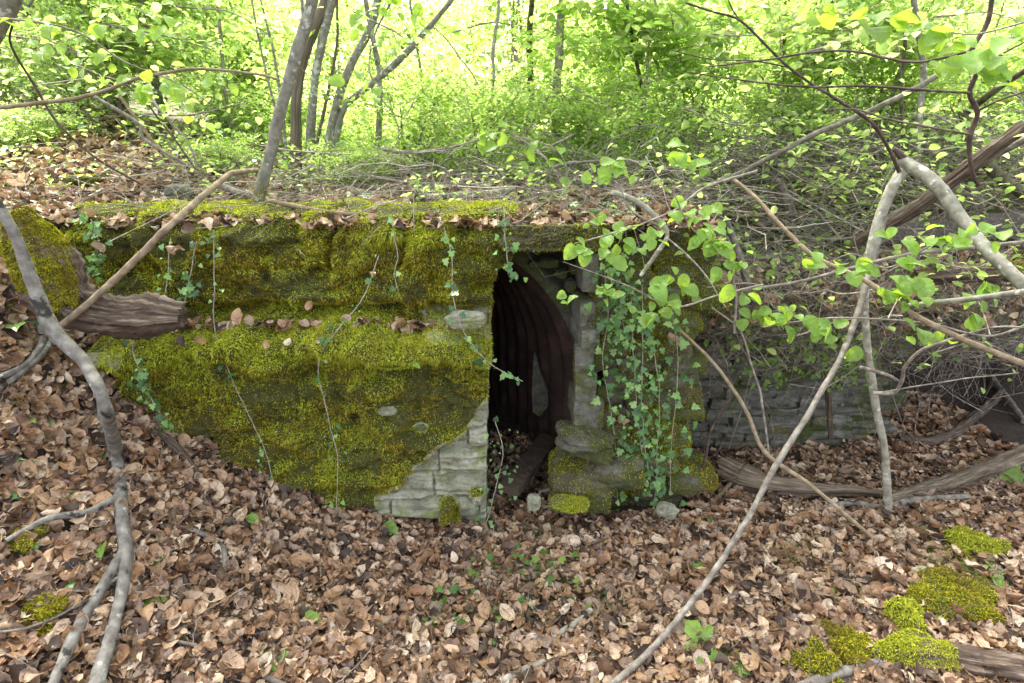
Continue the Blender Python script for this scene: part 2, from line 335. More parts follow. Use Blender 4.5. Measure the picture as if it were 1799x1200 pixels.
def m_moss(name, stops, browns=(.11, .085, .02)):
    m, nt, N, L, out = newmat(name); isl = island(nt); r = ramp(N, stops); L.new(isl, r.inputs[0])
    n = texnoise(nt, 5.5, 5, coord='World', rough=.62); r2 = ramp(N, [(.46, (0, 0, 0)), (.66, (1, 1, 1))]); L.new(n.outputs[0], r2.inputs[0]); mm = mixc(nt, .75, (0, 0, 0), r2.outputs[0]); c = mixc(nt, mm, r.outputs[0], browns)
    p = N.new('ShaderNodeBsdfPrincipled'); L.new(c, p.inputs['Base Color']); p.inputs['Roughness'].default_value = .8; p.inputs['Specular IOR Level'].default_value = .2
    t = N.new('ShaderNodeBsdfTranslucent'); L.new(c, t.inputs[0]); x = N.new('ShaderNodeMixShader'); x.inputs[0].default_value = .35
    L.new(p.outputs[0], x.inputs[1]); L.new(t.outputs[0], x.inputs[2]); L.new(x.outputs[0], out.inputs[0]); return m
M = {}
M['litter'] = m_litter(); M['soil'] = m_soil()
M['hill'] = m_soil('green_soil', ((.025, .018, .012), (.06, .055, .02), (.12, .14, .03)))
M['spring'] = m_leaf('spring_leaf', [(0, (.12, .22, .04)), (.5, (.24, .36, .08)), (1, (.38, .48, .15))], [(0, (.36, .58, .10)), (.5, (.58, .78, .20)), (1, (.80, .90, .38))], .62, .5)
M['hazel'] = m_leaf('hazel_leaf', [(0, (.12, .24, .05)), (1, (.22, .36, .07))], [(0, (.35, .60, .05)), (1, (.60, .78, .08))], .5, .45, True)
M['midgreen'] = m_leaf('herb_leaf', [(0, (.05, .12, .02)), (.6, (.11, .23, .04)), (1, (.2, .32, .06))], [(0, (.14, .32, .03)), (1, (.4, .6, .06))], .4, .5)
M['ivy'] = m_leaf('ivy_leaf', [(0, (.035, .09, .025)), (.5, (.09, .20, .055)), (.8, (.16, .30, .08)), (1, (.28, .42, .12))], [(0, (.08, .2, .02)), (1, (.3, .5, .05))], .25, .32, False, .5)
M['bark_grey'] = m_bark('grey_bark', (.08, .07, .06), (.16, .145, .125), (.25, .235, .205), (.32, .32, .275), .64, cracks=(.03, .026, .022), bs=.9)
M['bark_smooth'] = m_bark('smooth_bark', (.10, .095, .07), (.19, .18, .145), (.28, .27, .225), (.42, .43, .37), .6, bs=.5)
M['rotten_tan'] = m_bark('weathered_wood', (.035, .026, .018), (.16, .12, .08), (.36, .30, .23), None, bs=1, grain=(8, 5))
M['bark_shaggy'] = m_bark('shaggy_bark', (.04, .03, .022), (.14, .11, .08), (.27, .225, .17), None, bs=1, grain=(4, 5))
M['bark_pale'] = m_bark('pale_bark', (.15, .135, .10), (.27, .25, .20), (.38, .36, .30), (.46, .46, .39), .6, bs=.5)
M['stick'] = m_bark('bare_stick', (.12, .085, .055), (.22, .165, .105), (.32, .255, .175), None, bs=.4)
M['stick_grey'] = m_bark('weathered_stick', (.07, .06, .05), (.16, .14, .115), (.27, .245, .21), None, bs=.5)
M['twig_pale'] = m_bark('bleached_twig', (.17, .145, .12), (.33, .29, .245), (.48, .44, .38), None, bs=.3)
M['twig_dark'] = m_bark('dark_twig', (.035, .022, .018), (.075, .05, .04), (.15, .11, .09), None, bs=.3)
M['twig'] = m_bark('dry_twig', (.10, .08, .065), (.23, .195, .16), (.40, .36, .31), None, bs=.3)
M['rotten'] = m_bark('rotten_wood', (.02, .013, .009), (.085, .058, .04), (.27, .215, .17), None, bs=1, grain=(9, 5.5))
M['mossbark'] = m_bark('mossy_bark', (.03, .028, .018), (.08, .075, .04), (.14, .14, .05), None, bs=.8)
M['stone_pale'] = m_stone('pale_stone', ((.12, .115, .08), (.29, .29, .20), (.47, .46, .37)), .3, (.22, .25, .09))
M['stone_dark'] = m_stone('dark_stone', ((.035, .033, .024), (.085, .08, .06), (.17, .165, .13)), .5, (.06, .072, .014))
M['stone_jamb'] = m_stone('jamb_stone', ((.07, .065, .05), (.155, .148, .12), (.27, .26, .22)), .35, (.09, .10, .03))
M['stone_wall'] = m_stone('shelf_stone', ((.05, .047, .038), (.12, .115, .095), (.24, .23, .20)), .3, (.06, .075, .016))
M['concrete'] = m_stone('old_concrete', ((.05, .048, .038), (.10, .095, .075), (.17, .16, .13)), .3, (.07, .08, .02))
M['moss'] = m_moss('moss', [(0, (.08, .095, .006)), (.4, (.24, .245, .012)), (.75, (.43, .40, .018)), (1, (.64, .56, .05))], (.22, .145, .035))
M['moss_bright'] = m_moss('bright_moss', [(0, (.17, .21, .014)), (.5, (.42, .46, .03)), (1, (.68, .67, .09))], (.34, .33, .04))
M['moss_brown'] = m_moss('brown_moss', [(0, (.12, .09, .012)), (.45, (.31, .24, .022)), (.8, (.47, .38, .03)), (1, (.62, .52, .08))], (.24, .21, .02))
M['mossbase'] = m_soil('moss_mat', ((.02, .022, .004), (.06, .062, .008), (.13, .12, .015)))
def m_rust():
    m, nt, N, L, out = newmat('rusted_sheet'); n = texnoise(nt, 6, 7, rough=.7); r = ramp(N, [(.3, (.010, .006, .005)), (.5, (.04, .02, .015)), (.66, (.08, .045, .034)), (.80, (.16, .14, .13))]); L.new(n.outputs[0], r.inputs[0])
    p = N.new('ShaderNodeBsdfPrincipled'); L.new(r.outputs[0], p.inputs['Base Color']); p.inputs['Roughness'].default_value = .75; L.new(bump(nt, n.outputs[0], .6, .01), p.inputs['Normal']); L.new(p.outputs[0], out.inputs[0]); return m
M['rust'] = m_rust()

# ================================================================== GROUND
def axis(a, b, fine0, fine1, f, g):
    v = [fine0]; s = f
    while v[-1] < fine1: v.append(v[-1] + f)
    hi = [v[-1]]; s = f
    while hi[-1] < b: s *= g; hi.append(hi[-1] + s)
    lo = [fine0]; s = f
    while lo[-1] > a: s *= g; lo.append(lo[-1] - s)
    return np.array(lo[:0:-1] + v + hi[1:])
xs = axis(-60, 60, -2.6, 3.2, .04, 1.2); ys = np.concatenate([np.linspace(-6, .6, 12)[:-1], np.arange(.6, 4.6, .04)])
X, Y = np.meshgrid(xs, ys, indexing='ij'); Z = low(X, Y) + fbm(X * 9, Y * 9, 0, 2) * .012
tag(MB().add(np.stack([X, Y, Z], -1).reshape(-1, 3), grid_faces(len(xs), len(ys))).build('ground', M['soil']), kind='structure')
xs = axis(-58, 58, -3.2, 3.6, .05, 1.18); t = np.concatenate([np.arange(0, 2.2, .05)]); tt = list(t); s = .05
while tt[-1] < 50: s *= 1.15; tt.append(tt[-1] + s)
tt = np.array(tt); X, T_ = np.meshgrid(xs, tt, indexing='ij'); Y = yfront(X) + T_; Z = up(X, Y) + fbm(X * 8, Y * 8, 0, 3) * .012
tag(MB().add(np.stack([X, Y, Z], -1).reshape(-1, 3), grid_faces(len(xs), len(tt))).build('hillside', M['hill']), kind='structure')

# ================================================================== LEFT WALL
Y0 = 2.34
def wall_xz(px, py): p = P(px, py, Y0); return p[0], p[2]
zt = np.linspace(-.12, 1.535, 330); nfront = 420
pyz = proj(np.stack([np.full_like(zt, -.3), np.full_like(zt, Y0), zt], -1))[1]
xr_px = np.interp(pyz, [380, 400, 470, 492, 515, 540, 600, 700, 1000], [900, 908, 898, 872, 862, 858, 858, 856, 853])
xr = np.array([P(a, b, Y0)[0] for a, b in zip(xr_px, pyz)]); xl = -1.98
# stones of the left wall: course boundaries and joints
cz = [-.2, .075, .20, .345, .47, .585, .70, .83, .93, 1.03, 1.12, 1.21, 1.31, 1.41, 1.6]
def left_out(x, z, px, py):
    ledge = 588 + 14 * noise(px / 60, 0, 0, 4) + np.interp(px, [100, 250, 400, 700, 860], [30, 5, -5, -10, 15])
    low_ = sstep(-16, 16, py - ledge + 8 * noise(x * 22, z * 8, 0, 6)); out = .16 * low_ + .05 * np.exp(-((py - ledge - 26) / 26) ** 2) - .045 * np.exp(-((py - 662 - 10 * noise(px / 50, 2, 0, 5)) / 9) ** 2) * (.5 + .5 * noise(px / 90, 5, 0, 9)) - .06 * np.exp(-((py - 556 - 10 * noise(px / 50, 7, 0, 5)) / 10) ** 2) - .05 * np.exp(-((py - 488 - 16 * noise(px / 70, 9, 0, 5)) / 7) ** 2) * np.clip(.3 + noise(px / 60, 2, 0, 19), 0, 1) + .012 * low_ * sstep(650, 600, py)
    out = out + .05 * np.exp(-((py - 470 - 14 * noise(x * 3, 1, 0, 7)) / 55) ** 2) * sstep(180, 380, px) * sstep(915, 600, px) - .02 * sstep(545, 575, py) * (1 - low_)
    out = out - .12 * np.exp(-((px - 565 - 8 * noise(py / 20, 0, 0, 2)) / 9) ** 2) * sstep(520, 470, py) - .10 * np.exp(-((px - 702 - 8 * noise(py / 20, 3, 0, 2)) / 8) ** 2) * sstep(510, 450, py)
    zz = z + .012 * noise(x * 3, z * 3, 0, 8) - .04 * (x + .3) * (z < .6)
    off = 0; g = 0
    for i in range(len(cz) - 1):
        m = (zz >= cz[i]) & (zz < cz[i + 1]); w_ = .30 + .13 * (i * 7 % 3); sh = (i * .37) % 1
        q = x / w_ + sh + .08 * noise(x * 5, i * 3.3, 0, 1); fr = q - np.floor(q); e = np.minimum(fr, 1 - fr) * w_; ez = np.minimum(zz - cz[i], cz[i + 1] - zz)
        st = _h(np.floor(q), np.full_like(q, i), np.zeros_like(q), 3); d = np.minimum(e * 1.6, ez)
        off = off + m * (st - .5) * .03; g = g + m * (1 - sstep(0, .014, d + .004 * noise(x * 40, z * 40, 0, 2)))
    bare = np.clip(bare_mask(px, py), 0, 1)
    out = out + off * (.5 + 1.0 * bare) - g * (.012 + .022 * bare) - .022 * bare
    out = out + .045 * (1 - bare) * fbm(x * 4.5, z * 6, 0, 10, 3) + (1 - bare) * (.035 * (1 - 2.6 * np.abs(noise(x * 5.5 + .4 * noise(x * 9, z * 9, 0, 3), z * 8, 0, 61))) + .020 * (1 - 2.4 * np.abs(noise(x * 14, z * 19, 0, 62)))) + .014 * (1 - bare) * fbm(x * 26, z * 30, 0, 12, 3) + .006 * fbm(x * 30, z * 60, 0, 14, 3) + bare * (.016 * noise(x * 2.2, z * 34 + x * 2, 0, 15) + .012 * np.sign(noise(x * 1.7, z * 22 + x, 0, 16)) * np.minimum(1, 6 * np.abs(noise(x * 1.7, z * 22 + x, 0, 16))) - .03 * sstep(.30, .42, noise(x * 3.1 + 4, z * 40 + x * 3, 0, 17)) * (np.abs(noise(x * 4, z * 26, 0, 18)) < .25))
    rag = np.abs(((zz - .075) * 9) % 1 - .5) * 2
    out = out - .3 * np.exp(-(((px - 850) / 26) ** 4 + ((py - 523) / 10) ** 4))
    return out
def bare_mask(px, py):
    n = 26 * fbm(px / 55, py / 45, 0, 21, 4)
    b1 = sstep(-10, 12, (px - np.interp(py, [640, 720, 760, 800, 840, 870, 905, 950], [905, 850, 812, 745, 705, 668, 655, 610])) + n * .9) * sstep(640, 720, py)
    b2 = sstep(-8, 8, np.minimum(px - 745 + n * .4, 1)) * sstep(530, 540, py) * sstep(612, 590, py + n * .5)
    b3 = sstep(.45, .55, np.exp(-(((px - 680) / 20) ** 2 + ((py - 722) / 9) ** 2))) + sstep(.45, .55, np.exp(-(((px - 740) / 15) ** 2 + ((py - 750) / 9) ** 2)))
    b4 = sstep(-6, 8, (212 - px) + n) * sstep(600, 640, py) * .7
    patch = sstep(.40, .52, np.exp(-(((px - 790) / 20) ** 2 + ((py - 900) / 34) ** 4))) + sstep(.4, .5, np.exp(-(((px - 838) / 15) ** 2 + ((py - 865) / 12) ** 2))) + sstep(.4, .5, np.exp(-(((px - 700) / 12) ** 2 + ((py - 932) / 10) ** 2)))
    return np.clip(np.maximum(np.maximum(np.maximum(b1, b2), np.minimum(b3, 1)), b4) - patch, 0, 1)
rows = []
nret, ntop = 40, 26
s = np.linspace(0, 1, nfront)
XX = xl + (xr[:, None] - xl) * s[None]; ZZ = np.repeat(zt[:, None], nfront, 1)
pxg, pyg = proj(np.stack([XX, np.full_like(XX, Y0), ZZ], -1)); O = left_out(XX, ZZ, pxg, pyg)
rnd = sstep(.93, 1.0, (ZZ - zt[0]) / (zt[-1] - zt[0])); O = O - .05 * rnd ** 2
edge = sstep(xr[:, None] - .03, xr[:, None], XX) ; O = O - .012 * edge
Fr = np.stack([XX, Y0 + .13 - O, ZZ], -1)
tr = np.linspace(0, 1, nret + 1)[1:]; last = Fr[:, -1]
Rt = np.stack([last[:, None, 0] + .012 * tr[None] - .03 * tr[None] * (pyz[:, None] > 500) + .012 * fbm(tr[None] * 5, zt[:, None] * 14, 0, 30), last[:, None, 1] + .34 * tr[None] + 0 * zt[:, None], np.repeat(zt[:, None], nret, 1)], -1)
G = np.concatenate([Fr, Rt], 1); tv = np.linspace(0, 1, ntop + 1)[1:]
Tp = G[-1][None] + np.stack(np.broadcast_arrays(0 * tv[:, None], .34 * tv[:, None] + 0 * G[-1][None, :, 0], .012 * fbm(G[-1][None, :, 0] * 12, tv[:, None] * 6, 0, 31) + .02 * np.sin(tv[:, None] * 3)), -1)
G = np.concatenate([G, Tp], 0); nr, nc = G.shape[:2]
LWV = G.reshape(-1, 3); LWF = grid_faces(nr, nc)
lw = thing('stone_wall', 'long moss covered stone wall left of the dark doorway, stepped ledge halfway up', 'wall', (-1.0, 2.4, 0))
MB().add(LWV, LWF).build('masonry', M['stone_pale'], lw)
pos, nn, area = sample(LWV, LWF, 760000)
sgn = np.sign(nn[:, 1].mean()) ; nn = nn * (-sgn)
ppx, ppy = proj(pos); keep = rng.random(len(pos)) > bare_mask(ppx, ppy) * 1.05 + .02
isret = pos[:, 0] > np.interp(pos[:, 2], zt, xr) - .004
keep &= ~(isret & (ppy > 640) & (rng.random(len(pos)) < .93)); keep &= pos[:, 2] > np.minimum(low(pos[:, 0], 2.3 + 0 * pos[:, 0]) - .05, 9)
keep &= rng.random(len(pos)) < sstep(-1.1, -.6, fbm(pos[:, 0] * 9, pos[:, 2] * 12, 2, 33, 4))
pos, nn, ppx, ppy = pos[keep], nn[keep], ppx[keep], ppy[keep]
brt = (np.clip(nn[:, 2], 0, 1) * .8 + sstep(665, 610, ppy) * sstep(572, 590, ppy) * .75 + sstep(440, 392, ppy) * .55 + .35 * sstep(560, 760, ppx) * sstep(700, 640, ppy) * sstep(575, 590, ppy) + fbm(pos[:, 0] * 5, pos[:, 2] * 7, 0, 44) * .9 + .15 * rng.normal(size=len(pos))) > .42  # upward faces, ledge and top edge get brighter moss, their light painted in
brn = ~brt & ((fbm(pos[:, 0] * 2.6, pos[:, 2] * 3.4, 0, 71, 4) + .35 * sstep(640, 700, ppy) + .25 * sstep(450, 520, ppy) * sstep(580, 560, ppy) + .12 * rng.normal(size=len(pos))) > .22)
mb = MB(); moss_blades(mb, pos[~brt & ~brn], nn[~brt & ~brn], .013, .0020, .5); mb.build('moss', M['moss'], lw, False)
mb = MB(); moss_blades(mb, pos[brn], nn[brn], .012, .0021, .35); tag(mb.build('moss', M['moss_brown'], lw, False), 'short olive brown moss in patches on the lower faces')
mb = MB(); moss_blades(mb, pos[brt], nn[brt], .018, .0021, .55); tag(mb.build('moss', M['moss_bright'], lw, False), 'bright yellow green feathery moss, its lit ledge and top edge painted brighter')
# dark moss mat below the blades, hugging the wall
msk = bare_mask(*proj(LWV)).reshape(nr, nc); V2 = LWV.copy(); V2 = V2.reshape(nr, nc, 3); V2[:, :nfront, 1] -= .003; V2[nr - ntop:, :, 2] += .003; V2[:, nfront:, 0] += .002
fm = LWF[(msk.reshape(-1)[LWF].max(1) < .35)]; cpx = proj(LWV[fm[:, 0]]); fm = fm[~((LWV[fm[:, 0], 0] > np.interp(LWV[fm[:, 0], 2], zt, xr) - .002) & (cpx[1] > 640))]
MB().add(V2.reshape(-1, 3), fm).build('moss_mat', M['mossbase'], lw)
print('left wall', len(pos))

# ================================================================== generic stack of stones
def stack(mb, pxl, pxr_, zs, yf, wmin, wmax, depth, seed, n=9, rough=.16, box=.62, jit=.012):
    r = random.Random(seed); k = seed * 100
    for i in range(len(zs) - 1):
        x = pxl; h = zs[i + 1] - zs[i]; x -= r.uniform(0, wmin)
        while x < pxr_:
            w_ = r.uniform(wmin, wmax); xc = x + w_ / 2
            if xc + w_ * .2 > pxl and xc - w_ * .3 < pxr_:
                y = yf(xc, (zs[i] + zs[i + 1]) / 2) + depth / 2 - r.uniform(-jit, jit * 2.2)
                V, F = blob_grid((xc, y, (zs[i] + zs[i + 1]) / 2 + r.uniform(-.006, .006)), (w_ * 1.04, depth, h * 1.08 * r.uniform(.9, 1.12)), k, n, rough, box, r.uniform(-.05, .05), 2.0, .05); mb.add(V, F)
            x += w_; k += 1
def courses(z0, z1, a, b, seed):
    r = random.Random(seed); z = [z0]
    while z[-1] < z1: z.append(z[-1] + r.uniform(a, b))
    return z
def allfaces(mb): return np.concatenate([f if f.shape[1] == 4 else np.column_stack([f, f[:, 2]]) for f in mb.F])
def mossify(mb, parent, N, fn, mat, L=.012, w=.0018, droop=.5, name='moss', label=None, cull=True, front=None):
    V = mb.verts(); F = allfaces(mb)
    if front is not None:       # only faces that look out of the wall carry moss
        c = V[F].mean(1); fnn = np.cross(V[F[:, 1]] - V[F[:, 0]], V[F[:, 2]] - V[F[:, 0]]); fnn /= np.linalg.norm(fnn, axis=1)[:, None] + 1e-12
        F = F[((fnn[:, 1] < .25) | (fnn[:, 0] > .4)) & (c[:, 1] < front(c)) & (fnn[:, 2] > -.75)]
    p, n, a = sample(V, F, N)
    out = fn(p, n); k = rng.random(N) < out
    if cull: k &= (p[:, 1] < 3.6)
    m2 = MB(); moss_blades(m2, p[k], n[k], L, w, droop)
    if m2.n: 
        o = m2.build(name, mat, parent, False)
        if label: o['label'] = label
        return o
# right wall by the door (thick stones with ivy)
rw = thing('stone_wall', 'short rough stone wall right of the doorway, hung with ivy', 'wall', (.65, 2.5, 0))
mb = MB(); stack(mb, .45, .86, courses(-.05, 1.40, .07, .125, 3), lambda x, z: 2.50 + .06 * sstep(.7, 1.2, z) + .05 * math.sin(z * 9 + x * 3), .13, .30, .30, 5)
mb.build('masonry', M['stone_dark'], rw)
def f_rw(p, n): return np.clip(.72 + n[:, 2] * .6 + 1.5 * fbm(p[:, 0] * 6, p[:, 2] * 6, p[:, 1] * 3, 50) + sstep(.9, .5, p[:, 2]) * .25, .03, .95) * (n[:, 1] < .7)
mossify(mb, rw, 330000, f_rw, M['moss'], .011, front=lambda c: 2.68 + 0 * c[:, 0])
# jamb of squared stones
jb = thing('door_jamb', 'upright stack of squared pale stones forming the right door jamb', 'door jamb', (.37, 2.52, 0))
mb = MB(); r = random.Random(4)
for k, (a, b, c, d, dy) in enumerate([(1020, 447, 1052, 515, 0), (1014, 532, 1044, 580, .01), (1014, 580, 1050, 610, -.01), (1013, 610, 1050, 655, .01), (1012, 655, 1052, 705, 0), (1006, 707, 1062, 752, -.03), (1020, 752, 1070, 800, .0)]):
    p0 = P(a, d, 2.5 + dy); p1 = P(c, b, 2.5 + dy); V, F = blob_grid(((p0[0] + p1[0]) / 2, 2.5 + dy + .12, (p0[2] + p1[2]) / 2), (p1[0] - p0[0], .26, (p1[2] - p0[2]) * 1.02), 60 + k, 16, .10, .82, r.uniform(-.03, .03), 1.6, .05); mb.add(V, F)
mb.build('blocks', M['stone_jamb'], jb)
mossify(mb, jb, 20000, lambda p, n: np.clip(.0 + sstep(.9, .3, p[:, 2]) * .5 + 1.2 * fbm(p[:, 0] * 9, p[:, 2] * 9, 3, 51), 0, .8), M['moss'], .008)
# stones at the foot of the jamb
def stone(px, py, wpx, hpx, Y, label, mat='stone_pale', depth=None, seed=0, moss=0, name='stone', box=.45, rot=0, group=None, rough=.22, L=.012, bright=False):
    c = P(px, py, Y); sc = (Y * cp + (CAMH - c[2]) * sp_) / FPX; w_, h_ = wpx * sc, hpx * sc; d = depth or w_ * .8
    V, F = blob_grid(c, (w_, d, h_), seed, 20, rough, box, rot, 1.9, .06)
    base = (c[0], c[1], V[:, 2].min())
    if moss:
        t_ = thing(name, label, 'stone', base, group); mb = MB().add(V, F); mb.build('rock', M[mat], t_)
        mossify(mb, t_, int(moss), lambda p, n: np.clip(n[:, 2] * .9 + .35 + .9 * fbm(p[:, 0] * 8, p[:, 1] * 8, p[:, 2] * 8, seed), 0, 1), M['moss_bright' if bright else 'moss'], L); return t_
    o = MB().add(V, F).build(name, M[mat], origin=base); return tag(o, label, 'stone', group)
stone(1028, 774, 92, 34, 2.42, 'flat pointed slab jutting into the doorway from the right jamb', 'stone_dark', .24, 3, 3000, box=.55, rot=.22, rough=.6)
stone(1020, 842, 105, 88, 2.46, 'low mossy block at the right foot of the doorway', 'stone_dark', .3, 8, 26000, box=.6)
stone(1085, 815, 90, 50, 2.44, 'layered mossy stone right of the doorway foot below the ivy', 'stone_dark', .25, 12, 9000, box=.6)
stone(1000, 884, 62, 15, 2.26, 'small bright green mossy stone on the leaves before the doorway', 'stone_dark', .1, 13, 16000, bright=True, box=.1)
stone(938, 882, 22, 26, 2.28, 'small pale pointed stone on the doorway threshold', 'stone_pale', .05, 15)
stone(1172, 897, 34, 24, 2.33, 'pale tilted flake of stone at the foot of the ivy', 'stone_pale', .06, 16, rot=.4)
for q, Yd in ((0, 0),):
    c = onlow(1625, 1012); 
stone(1620, 1010, 34, 20, onlow(1620, 1018)[1], 'white chip of stone among leaves between two moss cushions', 'stone_pale', .06, 18)
# white stone in the left wall
stone(818, 561, 62, 24, 2.33, 'pale lichen covered stone set in the wall left of the doorway', 'stone_pale', .1, 21, box=.5)
# lintel
lt = thing('door_lintel', 'rough concrete lintel slab over the dark doorway', 'lintel', (.2, 2.6, 1.4))
a = P(895, 437, 2.46); b = P(1055, 402, 2.46)
mb = MB(); V, F = blob_grid(((a[0] + b[0]) / 2, 2.62, (a[2] + b[2]) / 2 + .01), (b[0] - a[0] + .06, .40, b[2] - a[2] + .02), 70, 40, .12, .86, -.01, 4, .14); mb.add(V, F)
mb.build('slab', M['concrete'], lt)
mossify(mb, lt, 60000, lambda p, n: np.clip((.95 - sstep(.12, .34, p[:, 0] + .12 * fbm(p[:, 0] * 9, p[:, 2] * 9, 0, 7)) * .7) * (n[:, 2] > -.4) * (p[:, 2] > 1.31 + .05 * noise(p[:, 0] * 14, 0, 0, 8)) + .35 * (n[:, 1] < -.4), 0, 1), M['moss'], .016, .0018, .9, label='shaggy moss hanging over the lintel edge')

# ================================================================== VAULT
vt = thing('shelter_vault', 'rusty ribbed arched tunnel lining seen inside the dark doorway', 'tunnel lining', (-.42, 2.78, 0))
yaw = R(25); dx, dy = -math.sin(yaw), math.cos(yaw)
prof = []
for zz in np.linspace(-.1, .55, 8): prof.append((.75, zz))
for a in np.linspace(0, math.pi, 34)[1:-1]: prof.append((.75 * math.cos(a), .55 + .85 * math.sin(a)))
for zz in np.linspace(.55, -.1, 8): prof.append((-.75, zz))
prof = np.array(prof); nseg = 240; sL = np.linspace(0, 5.5, nseg); cor = .030 * np.sin(sL * 2 * np.pi / .15)
cN = prof - np.array([0, .45]); cN /= np.linalg.norm(cN, axis=1)[:, None]
pp = prof[None] + cN[None] * cor[:, None, None]
VX = -.385 + pp[..., 0] + dx * sL[:, None]; VY = 2.80 + dy * sL[:, None] + 0 * pp[..., 0]; VZ = pp[..., 1]
MB().add(np.stack([VX, VY, VZ], -1).reshape(-1, 3), grid_faces(nseg, len(prof))).build('corrugated_lining', M['rust'], vt)
ec = np.stack([VX[-1], VY[-1], VZ[-1]], -1); m = len(prof)
MB().add(np.vstack([ec, [[ec[:, 0].mean(), ec[0, 1], .5]]]), [[i, (i + 1) % m, m] for i in range(m)]).build('end_wall', M['concrete'], vt)
# concrete ring around its mouth, and rubble filling between ring and lintel
cr = fbm(np.arange(m) * .35, 3, 0, 4, 3) * .02
ring = []
for (rr, yy) in ((.0, 2.81), (.0, 2.77), (.055, 2.765), (.075, 2.84), (.50, 2.90)):
    q = prof + cN * (rr + (cr[:, None] if 0 < rr < .2 else (-.004 + cr[:, None] * .4))); ring.append(np.stack([-.385 + q[:, 0], np.full(m, yy) + .01 * noise(np.arange(m) * .8, rr * 9, 0, 3), q[:, 1]], -1))
RG = np.concatenate(ring); RG[:, 2] = np.minimum(RG[:, 2], 1.44)
MB().add(RG, grid_faces(len(ring), m)).build('concrete_ring', M['stone_dark'], vt)
for k, (px, py, w_, h_) in enumerate([(965, 460, 34, 16), (985, 478, 22, 14), (1002, 500, 20, 22), (940, 462, 22, 10), (1008, 470, 16, 20)]):
    stone(px, py, w_, h_, 2.74, ['broad', 'squat', 'upright', 'thin', 'narrow'][k] + ' stone chip lodged between lintel and arch ' + ['nearest the lintel', 'just above the arch rim', 'low against the right jamb', 'at the left end', 'high against the right jamb'][k], 'stone_dark', .1, 80 + k, group='rubble above the arch')
def plank(pts, w_, h_, label, name='plank', mat='rotten'):
    a, b = np.array(pts[0]), np.array(pts[1]); d = b - a; L = np.linalg.norm(d); d /= L; s_ = np.cross(d, [0, 0, 1]); s_ /= np.linalg.norm(s_); u_ = np.cross(s_, d)
    n = 22; V = []
    for i in range(n):
        for (q, e) in ((-1, -1), (-.3, -1), (.4, -1), (1, -1), (1, 1), (.35, 1), (-.35, 1), (-1, 1)):
            V.append(a + d * L * i / (n - 1) + s_ * w_ / 2 * (q + rng.normal() * .08) + u_ * h_ / 2 * (e + rng.normal() * .12))
    mb = MB(); mb.add(V, grid_faces(n, 8, True)); mb.add(np.array(V[:8]), [[0, 1, 6, 7], [1, 2, 5, 6], [2, 3, 4, 5]]); mb.add(np.array(V[-8:]), [[7, 6, 1, 0], [6, 5, 2, 1], [5, 4, 3, 2]])
    return tag(mb.build(name, M[mat], origin=a, smooth=False), label, 'plank')
plank([P(898, 702, 3.9), P(1018, 822, 2.72)], .07, .09, 'long beam lying along the foot of the tunnel wall', 'beam')
plank([P(965, 770, 2.95) * [1, 1, 1], P(893, 862, 2.35) + np.array([0, 0, .0])], .11, .04, 'rotten plank lying on rubble at the doorway threshold')
plank([P(958, 778, 2.92), P(915, 850, 2.42)], .05, .05, 'dark rotting timber beside the threshold plank', 'timber')
# pale peeled patch panel leaning inside
sheet = MB(); o_ = [(938, 620), (948, 655), (962, 690), (962, 715), (948, 732), (936, 724), (934, 690)]
front = np.array([P(a, b, 3.06) for a, b in o_]); sheet.add(np.vstack([front, front + [0.01, .015, 0]]), [[0, 1, 5, 6], [1, 2, 4, 5]]).add(np.vstack([front, front + [0.01, .015, 0]]), [[2, 3, 4]])
k = len(o_); sheet.add(np.vstack([front, front + [.01, .015, 0]]), [[i, (i + 1) % k, (i + 1) % k + k, i + k] for i in range(k)])
tag(sheet.build('metal_sheet', M['concrete'], origin=front[3], smooth=False), 'pale torn sheet leaning inside the dark tunnel', 'metal sheet')

# ================================================================== BACK WALL
bw = thing('drystone_wall', 'low layered dry stone wall set back under the brushwood at right', 'wall', (1.5, 3.1, 0))
mb = MB(); stack(mb, .86, 2.25, courses(-.03, 1.14, .045, .085, 9), lambda x, z: 3.08 + .05 * math.sin(x * 3) + (.10 - z * .05), .10, .32, .24, 9, n=8, box=.7, rough=.2)
mb.build('masonry', M['stone_wall'], bw)
mossify(mb, bw, 330000, lambda p, n: np.clip(.12 + n[:, 2] * .35 + 1.9 * fbm(p[:, 0] * 3.2, p[:, 2] * 3.6, 0, 52) + sstep(1.1, .9, p[:, 0]) * .4 + sstep(.35, .1, p[:, 2]) * .35, 0, .95) * (n[:, 1] < .4), M['moss'], .010, front=lambda c: 3.28 + 0 * c[:, 0])
# link stones between the short wall and the wall set back
mb = MB(); lk = thing('stone_wall', 'narrow mossy return of stones joining the short wall to the wall set back', 'wall', (.92, 2.8, 0))
r = random.Random(5); z = -.05; k = 0
while z < 1.35:
    h = r.uniform(.07, .13)
    for y in (2.72, 2.95): V, F = blob_grid((.80 + r.uniform(-.03, .04), y, z + h / 2), (.24, .28, h * 1.08), 300 + k, 10, .18, .6, 0, 2, .05); mb.add(V, F); k += 1
    z += h
mb.build('masonry', M['stone_dark'], lk); mossify(mb, lk, 160000, f_rw, M['moss'], .012, front=lambda c: 3.2 + 0 * c[:, 0])

